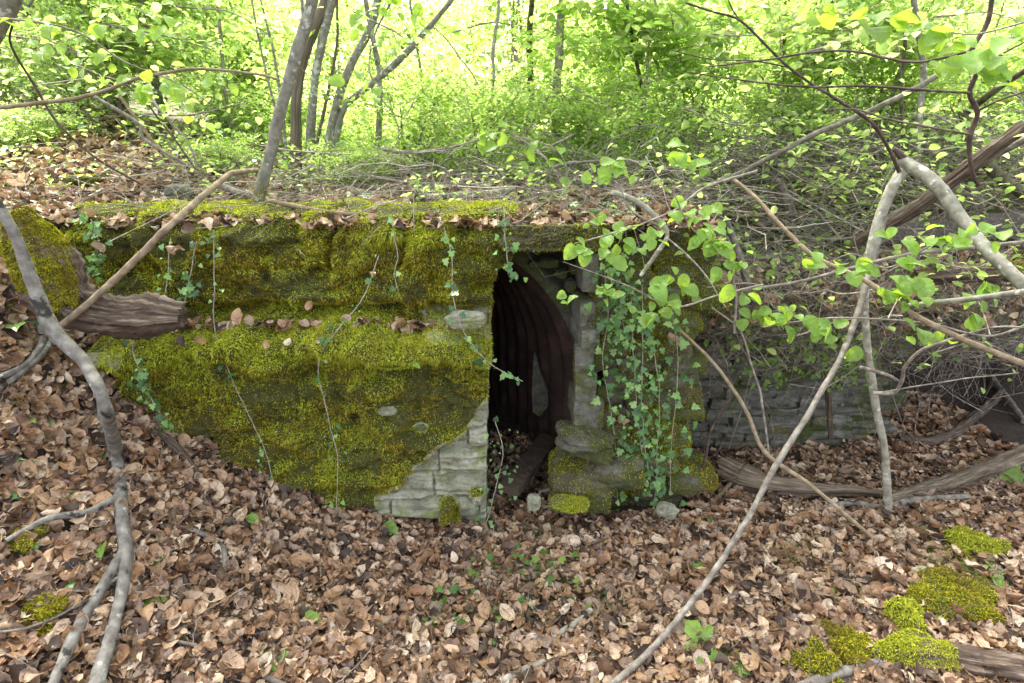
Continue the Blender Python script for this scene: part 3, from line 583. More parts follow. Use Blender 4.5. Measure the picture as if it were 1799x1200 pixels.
# ================================================================== LITTER
def litter(n, xr_, yr_, hf, mask=None, s0=.05, s1=.085, lift=.03, tilt=.45, mb=None, hmin=0):
    mb = mb or MB(); x = rng.uniform(*xr_, n); y = rng.uniform(*yr_, n)
    if mask is not None: k = mask(x, y); x, y = x[k], y[k]
    n = len(x); e = .03; z = hf(x, y); nx = -(hf(x + e, y) - z) / e; ny = -(hf(x, y + e) - z) / e
    nrm = np.stack([np.clip(nx, -1.5, 1.5), np.clip(ny, -1.5, 1.5), np.ones(n)], -1); nrm /= np.linalg.norm(nrm, axis=1)[:, None]; nrm += rng.normal(size=(n, 3)) * tilt; nrm[:, 2] = np.abs(nrm[:, 2])
    pos = np.stack([x, y, z + hmin + rng.random(n) ** 1.3 * lift + fbm(x * 9, y * 9, 0, 2) * .012], -1); t = rng.integers(0, 8, n)
    for k in range(8):
        m = t == k; sc = rng.uniform(s0, s1, m.sum()) * np.where(rng.random(m.sum()) < .10, 1.5, 1)
        scatter(mb, LITTER[k], pos[m], nrm[m], rdir(m.sum()), sc)
    return mb
def lowmask(x, y):
    p = proj(np.stack([x, y, low(x, y)], -1)); return (p[0] > -120) & (p[0] < 1920) & (p[1] < 1330) & ~((y > 2.36) & (x > -1.85) & (x < -.14)) & ~((y > 2.42) & (x > .4) & (x < .95)) & (y < 3.9 + 0 * x) & ~((y > 3.1) & (x > .9) & (x < 2.1))
mbl = litter(32000, (-2.9, 3.2), (.85, 4.2), low, lambda x, y: lowmask(x, y) & ~((y > 2.55) & (x > -1.8) & (x < .5)), .042, .08, .03, .32)
litter(15000, (-2.2, 2.4), (.85, 2.4), low, lowmask, .035, .07, lift=.04, tilt=.42, mb=mbl, hmin=.008)
litter(500, (-.2, .36), (2.4, 3.3), low, None, .03, .06, mb=mbl)
litter(20000, (-2.3, 2.8), (.9, 3.2), low, lowmask, .012, .030, lift=.035, tilt=.6, mb=mbl, hmin=.014)
x = rng.uniform(-2.3, 2.6, 900); y = rng.uniform(.9, 3.0, 900); k = lowmask(x, y); x, y = x[k], y[k]; scatter(mbl, OAK, np.stack([x, y, low(x, y) + .03], -1), rdir(len(x)) * .35 + [0, 0, 1], rdir(len(x)), rng.uniform(.06, .10, len(x)))
tag(mbl.build('leaf_litter', M['litter']), 'deep carpet of dry brown beech leaves on the ground before the wall', 'leaf litter', kind='stuff')
def upmask(x, y): return (y > yfront(x) + .02) & (x > -y * .95 - .3) & (x < y * .95 + .3)
mbu = litter(15000, (-5.5, 4), (2.35, 5.5), up, lambda x, y: upmask(x, y) & ((x < 1) | (rng.random(len(x)) < .4)) & (rng.random(len(x)) < np.interp(y, [2.4, 4, 5.5], [1, .7, .25])), .035, .065, hmin=.02, lift=.05)
litter(3000, (-2.2, .95), (2.44, 3.0), lambda x, y: up(x, y), None, .035, .06, .03, .35, mbu, .02)
# leaves caught on the ledge of the left wall and beside the jamb
ln = 170; lx = rng.uniform(-1.5, -.25, ln); lz = np.array([P(899.5 + 1, 586, 2.34)[2]] * ln) + rng.normal(size=ln) * .015; scatter(mbu, LITTER[2], np.stack([lx, 2.36 + rng.random(ln) * .05, lz + .02], -1), rdir(ln, 2), rdir(ln), rng.uniform(.03, .06, ln))
for (a_, b_, s_) in ((418, 555, .07), (437, 562, .05), (543, 537, .045), (300, 438, .05), (312, 440, .06), (182, 432, .07), (610, 560, .03), (505, 600, .04), (470, 608, .045), (400, 612, .05), (350, 600, .05), (320, 598, .06), (560, 598, .03), (655, 480, .03), (368, 392, .055), (330, 402, .06), (1090, 735, .05), (1100, 742, .05), (1190, 600, .05), (1205, 610, .05), (1180, 592, .05)):
    scatter(mbu, LITTER[int(a_) % 8], P(a_, b_, 2.24 if a_ < 900 else 2.44)[None], np.array([[.2, -.9, .6]]) + rng.normal(size=(1, 3)) * .3, rdir(1), np.array([s_]))
tag(mbu.build('leaf_litter', M['litter']), 'brown leaf litter on top of the wall and up the bank behind', 'leaf litter', kind='stuff')

# ================================================================== GREEN GROUND COVER (beyond)
def cover(n, xr_, yr_, hf, mask, s0, s1, lift, tmpl, mb, tilt=.5):
    x = rng.uniform(*xr_, n); y = rng.uniform(*yr_, n); k = mask(x, y); x, y = x[k], y[k]; n = len(x)
    pos = np.stack([x, y, hf(x, y) + rng.random(n) * lift], -1); nr_ = rdir(n) * tilt + [0, 0, 1]; scatter(mb, tmpl, pos, nr_, rdir(n), rng.uniform(s0, s1, n))
mb = MB(); clump = lambda x, y, f=1.1, t=.05, s=60: fbm(x * f, y * f, 0, s) > t
cover(60000, (-14, 14), (3.6, 16), up, lambda x, y: (abs(x) < y + .5) & (clump(x, y, .8, -.25) | (x > .9) | (y > 7)) & ((x > -1.8 - (y - 3.5) * .35) | (rng.random(len(x)) < .2 + .8 * (y > 4.8))), .04, .075, .30, HEX, mb)
cover(26000, (-26, 26), (15, 28), up, lambda x, y: abs(x) < y + .5, .08, .13, .7, HEX, mb)
tag(mb.build('undergrowth', M['midgreen']), 'low green herbs and brambles covering the woodland floor behind the wall', 'undergrowth', kind='stuff')
mb = MB(); cover(12000, (-4.5, 2.8), (2.45, 4.6), up, lambda x, y: upmask(x, y) & clump(x, y, 2.6, -.18, 61), .022, .045, .07, IVY, mb)
cover(900, (-3.0, -1.5), (1.4, 3.0), low, lambda x, y: clump(x, y, 2.6, .1, 62), .03, .045, .05, IVY, mb); cover(500, (-1.2, 2.2), (1.3, 2.4), low, lambda x, y: clump(x, y, 3, .45, 63), .02, .04, .05, IVY, mb)
tag(mb.build('ground_ivy', M['ivy']), 'ivy leaves creeping over the top of the wall and the left bank', 'ivy', kind='stuff')
#@@PART2
# ================================================================== BRANCHES AND LOGS
def pathpts(pts, Y=None, ground=None, lift=0.0):
    """pts: (px, py) or (px, py, Y); Y: (start, end) depth; ground: rest on that ground"""
    out = []; n = len(pts)
    for i, p in enumerate(pts):
        if len(p) == 3: out.append(P(p[0], p[1], p[2]))
        elif ground == 'low': out.append(onlow(p[0], p[1], lift))
        elif ground == 'up': out.append(onup(p[0], p[1], lift))
        else: out.append(P(p[0], p[1], Y[0] + (Y[1] - Y[0]) * i / (n - 1)))
    return np.array(out)
def dep(p): return p[1] * cp + (CAMH - p[2]) * sp_
def limb(mb, pts, rpx, Y=None, ground=None, lift=0.0, **k):
    C = pathpts(pts, Y, ground, lift); rp = np.interp(np.linspace(0, 1, len(C)), np.linspace(0, 1, len(rpx)), rpx)
    r = [.76 * a * dep(c) / FPX for a, c in zip(rp, C)]; return tube(mb, C, r, **k)
def minz(C): return C[np.argmin(C[:, 2])]
BR = {}
def branch(name, label, cat, pts, rpx, mat, Y=None, ground=None, lift=0.0, side=(), group=None, sides=9, wob=.14, kink=.004, seed=0, ragged=False, leaves=None, flat=1.0, partname='side_branch', ridge=0.0):
    if mat in ('rotten', 'rotten_tan'): ridge = .45; sides = max(sides, 30); flat = .85
    """one branch; side = list of (pts, rpx[, Y]) limbs, each its own part"""
    mb = MB(); C, r = limb(mb, pts, rpx, Y, ground, lift, sides=sides, wob=wob, kink=kink, seed=seed, ragged=ragged, flat=flat, step=.018 if not mat.startswith('rotten') else .01, ridge=ridge)
    base = tuple(minz(C))
    if not side and leaves is None: return tag(mb.build(name, M[mat], origin=base), label, cat, group)
    t = thing(name, label, cat, base, group); mb.build('main_stem', M[mat], t)
    for j, sd_ in enumerate(side):
        m2 = MB(); yy = sd_[2] if len(sd_) > 2 else Y
        limb(m2, sd_[0], sd_[1], yy, ground if len(sd_) < 3 else None, lift, sides=7, wob=.12, kink=.006, seed=seed + j + 1, step=.02); m2.build(partname, M[mat], t)
    if leaves is not None: leaves(t)
    return t
# --- the big grey branch on the left bank
branch('fallen_branch', 'long grey fallen branch with peeling bark curving down the left bank', 'branch',
       [(-30, 320, 1.98), (25, 410, 1.95), (60, 500, 1.93), (95, 580, 1.90), (150, 640, 1.86), (185, 710, 1.80), (205, 800), (215, 900), (222, 980), (205, 1080), (165, 1215)], [13, 12, 14, 17, 14, 13, 14.5, 14.5, 15, 13, 18], 'bark_grey', ground='low', lift=.06, seed=3, sides=12, kink=.01,
       side=[([(218, 965), (185, 1020), (145, 1090), (112, 1160), (85, 1220)], [11, 12, 14, 13, 12]), ([(208, 872), (155, 900), (85, 912), (10, 950)], [10, 9, 8, 6]),
             ([(68, 560), (75, 600), (45, 640), (-10, 668)], [10, 8, 8, 8]), ([(95, 590), (60, 635), (-10, 690)], [7, 8, 8]), ([(180, 700), (180, 740), (184, 762)], [13, 13, 9]), ([(215, 1010), (140, 1060), (60, 1100), (-10, 1112)], [5, 4, 3, 3])])
branch('bent_stick', 'long pale bent stick leaning from the grey branch up to the leaning tree', 'stick', [(100, 578, 2.02), (180, 512, 2.1), (255, 440, 2.16), (300, 395, 2.2), (395, 312, 2.5), (415, 303, 2.62), (452, 299, 2.8)], [7, 8, 8, 8, 7, 6, 5], 'stick', seed=5, kink=.003)
# --- rotten log
rl = thing('rotten_log', 'rotten forked log with a mossy stub leaning on the left end of the wall', 'log', tuple(P(150, 560, 2.2)))
mb = MB(); limb(mb, [(85, 500, 2.12), (130, 535, 2.13), (200, 553, 2.14), (262, 556, 2.14), (316, 557, 2.14)], [56, 54, 50, 44, 24], sides=56, wob=.3, seed=9, ragged=True, step=.008, flat=.8, ridge=.55); mb.build('trunk', M['rotten'], rl)
mb = MB(); limb(mb, [(35, 385, 2.2), (62, 430, 2.18), (90, 480, 2.15), (118, 530, 2.12)], [30, 54, 66, 56], sides=48, wob=.45, seed=19, ragged=True, step=.008, flat=.75, ridge=.5); mb.build('stub', M['rotten'], rl)
mossify(mb, rl, 190000, lambda p, n: np.clip(.75 + n[:, 2] * .3 + .8 * fbm(p[:, 0] * 9, p[:, 2] * 9, 1, 5) - sstep(P(60, 480, 2.15)[2], P(60, 520, 2.15)[2], p[:, 2]) * 0, 0, 1) * (proj(p)[0] < 135 - (500 - proj(p)[1]) * .18), M['moss'], .011)
# --- trees
def tree_from(name, label, cat, stems, mat, Y, group=None, crown=None, seed=0, partname='trunk', mossn=0, base=None, sides=12, kink=.01, matfn=None):
    C0 = None; t = None
    for j, (pts, rp) in enumerate(stems):
        mb = MB(); C, r = limb(mb, pts, rp, (Y, Y) if not isinstance(Y, tuple) else Y, sides=sides if max(rp) > 4 else 6, wob=.10, kink=kink, seed=seed + j, step=.03)
        if t is None: t = thing(name, label, cat, tuple(C[0]), group)
        mb.build(partname if j == 0 else ('trunk' if partname == 'trunk' and max(rp) > 7 else 'limb'), M[mat if matfn is None else matfn(j)], t)
        if j == 0 and mossn: mossify(mb, t, mossn, lambda p, n: np.clip(1 - (p[:, 2] - C[0][2]) / .12 + .6 * fbm(p[:, 0] * 20, p[:, 2] * 12, 0, 3), 0, 1), M['moss'], .012, name='moss')
    return t
def foliage(t, boxes, n, size, mat='spring', tilt=.6, seed=0, twigs=True, tm=HEX, twigmat='twig', name='foliage'):
    """leaf sprays: many small flattened clusters inside soft ellipsoids given as (centre, radii)"""
    mb = MB(); tw = MB(); wts = np.array([r_[0] * r_[1] * r_[2] for c, r_ in boxes]); wts = wts / wts.sum()
    for (c, r_), w_ in zip(boxes, wts):
        k = max(6, int(n * w_ / 26)); cc = np.array(c) + rdir(k) * (rng.random((k, 1)) ** .45) * np.array(r_); m = 26
        ax = rdir(k, -.1); ax[:, 2] *= .35; ax /= np.linalg.norm(ax, axis=1)[:, None]; Ls = rng.uniform(.18, .42, k) * (size / .06) ** .8
        u = rng.uniform(-1, 1, (k, m)); sidev = np.cross(ax, [0, 0, 1.]); 
        pos = cc[:, None] + ax[:, None] * (u * Ls[:, None])[..., None] + sidev[:, None] * (rng.normal(size=(k, m)) * .05 * size / .06)[..., None] + rng.normal(size=(k, m, 3)) * .025
        pos = pos.reshape(-1, 3); nb = rng.normal(size=(k, 3)) * .45 + [0, 0, 1]; nr_ = np.repeat(nb, m, 0) + rng.normal(size=(k * m, 3)) * tilt * .7
        hd = np.repeat(ax, m, 0) * np.sign(rng.normal(size=(k * m, 1))) * .5 + np.repeat(sidev, m, 0) * np.sign(rng.normal(size=(k * m, 1))) + rng.normal(size=(k * m, 3)) * .3; hd[:, 2] -= .35
        scatter(mb, tm, pos, nr_, hd, rng.uniform(.6, 1.25, k * m) * size)
        if twigs: twigset(tw, cc - ax * Ls[:, None] * 1.6, cc + ax * Ls[:, None], .0022 * (size / .06) ** .5 + 0 * Ls, .04)
    o = mb.build(name, M[mat], t, False)
    if twigs and tw.n > 60: tw.build('twigs', M[twigmat], t)
    return o
def twigset(mb, A, B, r, bend=.05, ns=5):
    """many thin bent three-sided twigs at once"""
    n = len(A); t = np.linspace(0, 1, ns); r = np.broadcast_to(r, (n,)); L = np.linalg.norm(B - A, axis=1)[:, None]
    off = rng.normal(size=(n, ns, 3)) * (bend * .4) * L[:, None]; bow = rng.normal(size=(n, 1, 3)) * bend * 1.6 * L[:, None] * (4 * t * (1 - t))[None, :, None]
    off[:, 0] = 0; C = A[:, None] + (B - A)[:, None] * t[None, :, None] + off + bow
    d = (B - A) / (L + 1e-9); s_ = np.cross(d, [.3, .2, .9]); s_ /= np.linalg.norm(s_, axis=1)[:, None] + 1e-9; q = np.cross(d, s_)
    rr = r[:, None] * np.linspace(1, .45, ns)[None]
    V = np.stack([C + rr[..., None] * (s_[:, None] * math.cos(a) + q[:, None] * math.sin(a)) for a in (0, 2.094, 4.189)], 2)   # n,ns,3,3
    V = V.reshape(-1, 3); F = grid_faces(ns, 3, True); F = (F[None] + (np.arange(n) * ns * 3)[:, None, None]).reshape(-1, 4); mb.add(V, F)
# leaning tree rooted on the wall top
lt_ = tree_from('leaning_tree', 'leaning grey speckled tree trunk rooted on top of the mossy wall', 'tree', [([(452, 352), (470, 290), (495, 190), (520, 100), (548, -10), (585, -160), (620, -330)], [14, 13, 13, 13.5, 13, 12, 10]), ([(507, 172), (505, 168), (530, 60), (526, -60), (500, -200)], [3, 3, 3.5, 3, 2]),
       ([(585, -160), (660, -260), (760, -330)], [9, 7, 5])], 'bark_smooth', 2.72, mossn=9000, seed=31)
foliage(lt_, [((-.9, 2.4, 3.9), (.9, .7, .45)), ((-.3, 2.9, 4.1), (1.0, .8, .5))], 1800, .065)
# coppice clump
ct = tree_from('coppiced_tree', 'clump of grey stems with shaggy split bark rising behind the leaning tree', 'tree', [
    ([(520, 325), (520, 250), (524, 150), (545, 70), (578, -20), (600, -200)], [15, 13, 11, 11, 12, 10]), ([(545, 325), (546, 240), (552, 150), (570, 60), (590, -20), (640, -200)], [13, 11, 9, 10, 10, 9]),
    ([(570, 322), (585, 210), (610, 130), (645, 60), (668, -20), (700, -180)], [12, 10, 9, 9, 9, 7]), ([(585, 320), (600, 200), (650, 150), (700, 108), (760, 40), (803, -15), (860, -120)], [8, 7, 7, 8, 6, 5, 4]),
    ([(655, 320), (664, 240), (667, 140), (655, 70), (640, -10), (620, -150)], [7, 7, 6, 6, 5, 4]), ([(505, 310), (497, 200), (480, 90), (455, -10)], [4, 3, 3, 2]), ([(535, 320), (560, 240), (590, 90), (592, -20)], [6, 4, 3, 3]), ([(500, 300), (490, 220), (465, 120), (440, -15)], [3, 3, 2.5, 2])],
    'bark_smooth', 4.05, seed=41, matfn=lambda j: 'bark_shaggy' if j in (0, 6) else 'bark_smooth')
foliage(ct, [((-1.9, 4.2, 4.4), (1.2, 1, .6)), ((-.8, 4.4, 4.6), (1.2, 1, .6)), ((-1.3, 4.8, 3.4), (1.6, .5, .35))], 2600, .07)
def bgtree(px, pyb, pxt, rp, Y, label, mat='bark_smooth', name='tree', seed=0, limbs=(), crown=1600, moss=0, group='trees in the wood behind the wall', bend=0):
    Yg = Y; b = P(px, pyb, Y); gz = float(up(b[0], b[1])) - .05
    top = P(pxt, 0, Y) ; ext = top + (top - b) * .55
    mb = MB(); mid = (b + top) / 2 + [bend * .3, 0, 0]
    pts = np.array([[b[0], Y, min(gz, b[2])], b, mid, top, ext]) if gz < b[2] - .03 else np.array([b, mid, top, ext])
    rr = rp * dep(b) / FPX; C, r = tube(mb, pts, [rr * 1.15, rr, rr * .9, rr * .7][-len(pts):] if len(pts) <= 4 else [rr * 1.3, rr * 1.1, rr, rr * .9, rr * .65], sides=10, wob=.08, kink=.03, seed=seed, step=.08)
    t = thing(name, label, 'tree', tuple(C[0]), group); mb.build('trunk', M[mat], t)
    for j, (pts_, rp_) in enumerate(limbs): m2 = MB(); limb(m2, pts_, rp_, (Y, Y), sides=7, seed=seed + j, kink=.02, step=.05); m2.build('limb', M[mat], t)
    if moss: mossify(mb, t, moss, lambda p, n: np.clip(1 - (p[:, 2] - C[0][2]) / .45 + .5 * fbm(p[:, 0] * 8, p[:, 2] * 5, 0, 3), 0, 1), M['moss'], .03, .004, cull=False)
    if crown: 
        c = top + [0, 0, .3]; s_ = Y / 9
        foliage(t, [((c[0], c[1], c[2] + .2), (1.3 * s_, 1.2 * s_, .6 * s_)), ((c[0] + .6, c[1], c[2] - 1.0 * s_), (1.1 * s_, .9 * s_, .5 * s_))], crown, .075, seed=seed)
    return t
shade_tree = thing('tree', 'added tall beech behind the wall, its unseen high crown shaped to shade the doorway', 'tree', (-4.6, 6.0, float(up(-4.6, 6.0)) - .1))  # added tree: crown above the frame, placed to shade the ground before the wall
mb = MB(); tube(mb, [(-4.6, 6.0, float(up(-4.6, 6.0)) - .1), (-4.4, 6.0, 3.2), (-3.6, 5.8, 5.2), (-2.6, 5.5, 7.0)], [.13, .11, .10, .06], 14, .1, .08, .05, 5); mb.build('trunk', M['bark_smooth'], shade_tree)
for q, e in enumerate([(-.6, 4.9, 6.6), (.6, 5.6, 6.4), (-2.6, 4.2, 6.4), (-.2, 4.2, 5.8)]): mb = MB(); tube(mb, [(-3.6, 5.8, 5.2), ((-3.6 + e[0]) / 2, (5.8 + e[1]) / 2, 6.1), e], [.06, .04, .015], 8, .1, .08, .05, 15 + q); mb.build('limb', M['bark_smooth'], shade_tree)
foliage(shade_tree, [((-1.6, 5.0, 6.4), (2.6, 1.6, .7)), ((.9, 4.9, 6.2), (2.2, 1.6, .6)), ((-3.4, 4.6, 6.3), (1.8, 1.6, .7)), ((.0, 4.0, 6.6), (2.6, 1.2, .6))], 8500, .10, name='crown')
bgtree(138, 195, 95, 17, 4.9, 'thick greyish trunk with a mossy foot on the left bank', 'bark_smooth', seed=1, moss=14000)
bgtree(177, 118, 168, 9, 6.2, 'straight grey trunk between the mossy footed tree and the crooked one at left', 'bark_smooth', seed=2)
bgtree(268, 112, 248, 6, 5.4, 'crooked slender trunk with a forked side limb at left', 'bark_smooth', seed=3, limbs=[([(268, 85), (295, 55), (322, 18)], [4, 3, 2.5])])
bgtree(202, 125, 242, 7, 5.8, 'trunk slanting right beside the crooked forked one at left', 'bark_smooth', seed=4)
bgtree(977, 205, 986, 7.5, 4.5, 'pale straight trunk standing alone above the doorway', 'bark_pale', seed=5)
bgtree(932, 95, 935, 5, 4.9, 'dim thin trunk just left of the pale straight one', 'mossbark', seed=6)
bgtree(862, 205, 875, 3.0, 4.2, 'whitish sapling forking just left of the dim thin trunk', 'bark_pale', seed=7, limbs=[([(862, 200), (825, 120), (755, 40)], [2.5, 2, 1.5])], crown=900)
bgtree(1128, 170, 1100, 2.8, 4.4, 'thin dark sapling tilted left, first right of the pale trunk', 'mossbark', seed=8, crown=900)
bgtree(1133, 190, 1152, 2.8, 4.3, 'pale thin sapling close beside the thin dark tilted one', 'bark_pale', seed=9, crown=900)
bgtree(1378, 120, 1379, 2.4, 4.4, 'dark thin upright sapling half way from the pale trunk to the right edge', 'mossbark', seed=10, crown=900)
bgtree(1462, 130, 1461, 2.4, 4.3, 'dark thin sapling right of the similar upright one', 'mossbark', seed=11, crown=900)
bgtree(395, 150, 380, 3, 4.6, 'slim sapling between the forked tree and the leaning trunk', 'bark_smooth', seed=12, crown=900)
bgtree(742, 175, 722, 2.2, 4.7, 'faint slender sapling between the coppice clump and the whitish sapling', 'bark_smooth', seed=13, crown=900)
# corner tree top left, whose trunk cuts the corner
mb = MB(); C, r = limb(mb, [(-190, 420), (-110, 230), (-25, 60), (22, -20), (90, -140)], [30, 27, 27, 26, 24], (2.6, 2.6), sides=14, seed=77, kink=.02)
t = thing('tree', 'thick dark grey trunk cutting the top left corner', 'tree', tuple(C[0])); mb.build('trunk', M['bark_smooth'], t)
m2 = MB(); limb(m2, [(22, -20), (50, 12), (70, -40)], [4, 3, 3], (2.6, 2.6), sides=6); m2.build('limb', M['bark_smooth'], t)
foliage(t, [((-2.0, 2.4, 3.6), (.8, .7, .5))], 700, .065)
# upright stems at right
branch('sapling', 'straight grey sapling standing behind the broken forked pole', 'sapling', [(1612, 330), (1613, 230), (1620, 150), (1617, 80), (1604, -10), (1595, -120)], [6.5, 6.5, 6.5, 6, 6, 5], 'bark_smooth', Y=(3.6, 3.6), seed=51, kink=.01)
branch('sapling', 'thin brown mossy sapling just left of the straight grey one, its tip snapped', 'sapling', [(1585, 350), (1588, 240), (1584, 150), (1590, 60), (1568, 30), (1562, 22)], [4.5, 4.5, 4, 4, 3, 2], 'mossbark', Y=(3.8, 3.8), seed=52, kink=.01)
# broken forked poles
fp = thing('broken_pole', 'snapped grey sapling folded into a peaked fork over the brushwood', 'pole', tuple(P(1558, 888, 2.35)))
for nm, pts, rp, ys_, sd_ in (('pole', [(1598, 288), (1572, 320), (1550, 370), (1535, 420), (1522, 480), (1520, 560), (1527, 640), (1540, 720), (1555, 800), (1560, 890)], [15, 13, 12, 11, 9, 8, 8, 9, 8, 9], (2.62, 2.38), 61),
                             ('pole', [(1585, 283), (1640, 320), (1690, 385), (1735, 440), (1799, 500), (1880, 580)], [13, 15, 14, 13.5, 14, 14], (2.62, 1.9), 62),
                             ('splinter', [(1620, 300), (1598, 285), (1580, 270), (1569, 261)], [14, 11, 8, 4], (2.63, 2.6), 63)):
    mb = MB(); limb(mb, pts, rp, ys_, sides=12, wob=.12, kink=.006, seed=sd_, ragged=True, step=.02); mb.build(nm, M['bark_pale' if nm == 'pole' and sd_ == 61 else ('bark_smooth' if nm == 'pole' else 'rotten')], fp)
branch('long_pole', 'long grey brown pole slanting from the broken fork down to the leaves in front', 'pole', [(1552, 385), (1530, 470), (1508, 545), (1478, 625), (1430, 712), (1370, 805), (1312, 915), (1232, 1035), (1145, 1140), (1060, 1215)], [8, 8, 7, 6.5, 6.5, 7, 6.5, 7, 7, 7.5], 'stick_grey', Y=(2.7, 1.13), seed=64, kink=.004)
branch('brown_pole', 'smooth brown rod crossing behind the long grey pole and ending in the leaves', 'pole', [(1190, 575), (1255, 640), (1310, 720), (1345, 795), (1430, 858), (1532, 944)], [3, 4, 4.5, 5, 5, 4.5], 'stick', Y=(2.42, 1.98), seed=65)
branch('leaning_log', 'barkless brown log slanting up to the right edge behind the broken fork', 'log', [(1440, 470), (1520, 418), (1600, 372), (1700, 295), (1840, 190)], [8, 12, 16, 17, 16], 'rotten', Y=(3.15, 2.6), seed=66, sides=16, wob=.2, ragged=True)
branch('leaning_log', 'thinner grey brown log lying just below the barkless one at the right edge', 'log', [(1500, 410), (1620, 350), (1720, 290), (1830, 228)], [6, 7, 8, 9], 'stick_grey', Y=(3.3, 2.8), seed=67)
branch('dead_tree', 'crooked dark mossy trunk leaning in at the upper right edge', 'tree', [(1840, 360), (1799, 340), (1750, 305), (1712, 255), (1690, 195)], [13, 13, 12, 11, 9], 'mossbark', Y=(3.3, 3.6), seed=68, side=[([(1695, 202), (1740, 165), (1799, 125), (1860, 90)], [8, 8, 7, 6], (3.6, 3.2))], partname='limb')
branch('leaning_pole', 'long thin pole slanting up to the top right corner above the fork', 'pole', [(1195, 350), (1290, 308), (1370, 268), (1440, 232), (1520, 198), (1600, 160), (1690, 108), (1800, 58)], [4, 5, 5.5, 6, 6, 6.5, 7, 7], 'stick_grey', Y=(3.3, 2.9), seed=69)
branch('leaning_pole', 'tan pole dropping from the wall top to the right edge through the brushwood', 'pole', [(1285, 312), (1330, 350), (1370, 395), (1430, 450), (1520, 494), (1600, 550), (1700, 600), (1820, 648)], [4, 4.5, 5, 5.5, 6, 6.5, 7, 7.5], 'stick', Y=(2.75, 1.95), seed=70)
branch('cut_branch', 'smooth grey branch with a cut end pointing left at the right edge', 'branch', [(1580, 540), (1640, 532), (1720, 524), (1830, 508)], [6, 6.5, 7, 7.5], 'bark_smooth', Y=(2.3, 1.9), seed=71)
branch('thin_branch', 'thin level branch running from the ivy to the right edge', 'branch', [(1180, 535), (1280, 515), (1400, 496), (1500, 470), (1600, 447), (1720, 434), (1830, 422)], [3, 3.5, 4, 4.5, 5, 5, 5], 'stick_grey', Y=(2.6, 2.3), seed=72)
# dark foreground shoot top right
branch('dark_shoot', 'crooked dark shoot hanging down with hooked tip near the right edge', 'branch', [(1745, -20), (1735, 40), (1708, 88), (1717, 125), (1704, 163), (1718, 200), (1704, 240), (1706, 290), (1716, 322), (1728, 322)], [5.5, 5.5, 5.5, 5.5, 5.5, 5.5, 5.5, 5, 4, 3], 'twig_dark', Y=(1.75, 1.85), seed=73, kink=.002,
       side=[([(1710, 88), (1640, 105), (1588, 107), (1480, 88), (1350, 105), (1240, 118)], [3.2, 3, 3, 2.5, 2, 1.3], (1.77, 2.3)), ([(1704, 163), (1600, 158), (1500, 150), (1420, 152), (1290, 140), (1200, 125)], [3, 3, 2.6, 2.3, 2, 1], (1.78, 2.3)),
             ([(1718, 122), (1760, 95), (1810, 70)], [3, 2.5, 2], (1.78, 1.7)), ([(1717, 195), (1760, 175), (1810, 158)], [2.6, 2.4, 2], (1.8, 1.7)), ([(1704, 236), (1620, 220), (1560, 208), (1490, 192), (1420, 200)], [2.6, 2.4, 2, 1.6, 1], (1.8, 2.2))])
branch('arching_shoot', 'long thin arching brown shoot from the fork up to the top of the frame', 'branch', [(1580, 302), (1562, 262), (1530, 214), (1470, 175), (1432, 152), (1385, 118), (1345, 80), (1300, 36), (1250, 20), (1205, 5)], [4.5, 4, 3.8, 3.5, 3, 3, 2.8, 2.6, 2.2, 2], 'twig_dark', Y=(2.55, 2.3), seed=74,
       side=[([(1385, 118), (1320, 108), (1240, 102), (1180, 88)], [1.8, 1.6, 1.3, 1]), ([(1300, 36), (1285, 15), (1275, -10)], [1.8, 1.5, 1.2]), ([(1530, 214), (1525, 240), (1480, 260)], [1.5, 1.2, 1])])
branch('hooked_branch', 'grey hooked branch with drooping side shoots right of the upright pole', 'branch', [(1533, 690), (1570, 690), (1585, 668), (1590, 645), (1615, 617), (1650, 603), (1720, 580), (1765, 574), (1830, 578)], [4.5, 4.5, 4, 3.8, 3.6, 3.2, 2.6, 2.2, 2], 'twig', Y=(2.38, 2.1), seed=75,
       side=[([(1583, 672), (1555, 658), (1512, 645)], [3.5, 3.8, 4]), ([(1540, 692), (1600, 680), (1700, 665), (1790, 655)], [2, 1.8, 1.6, 1.3])])
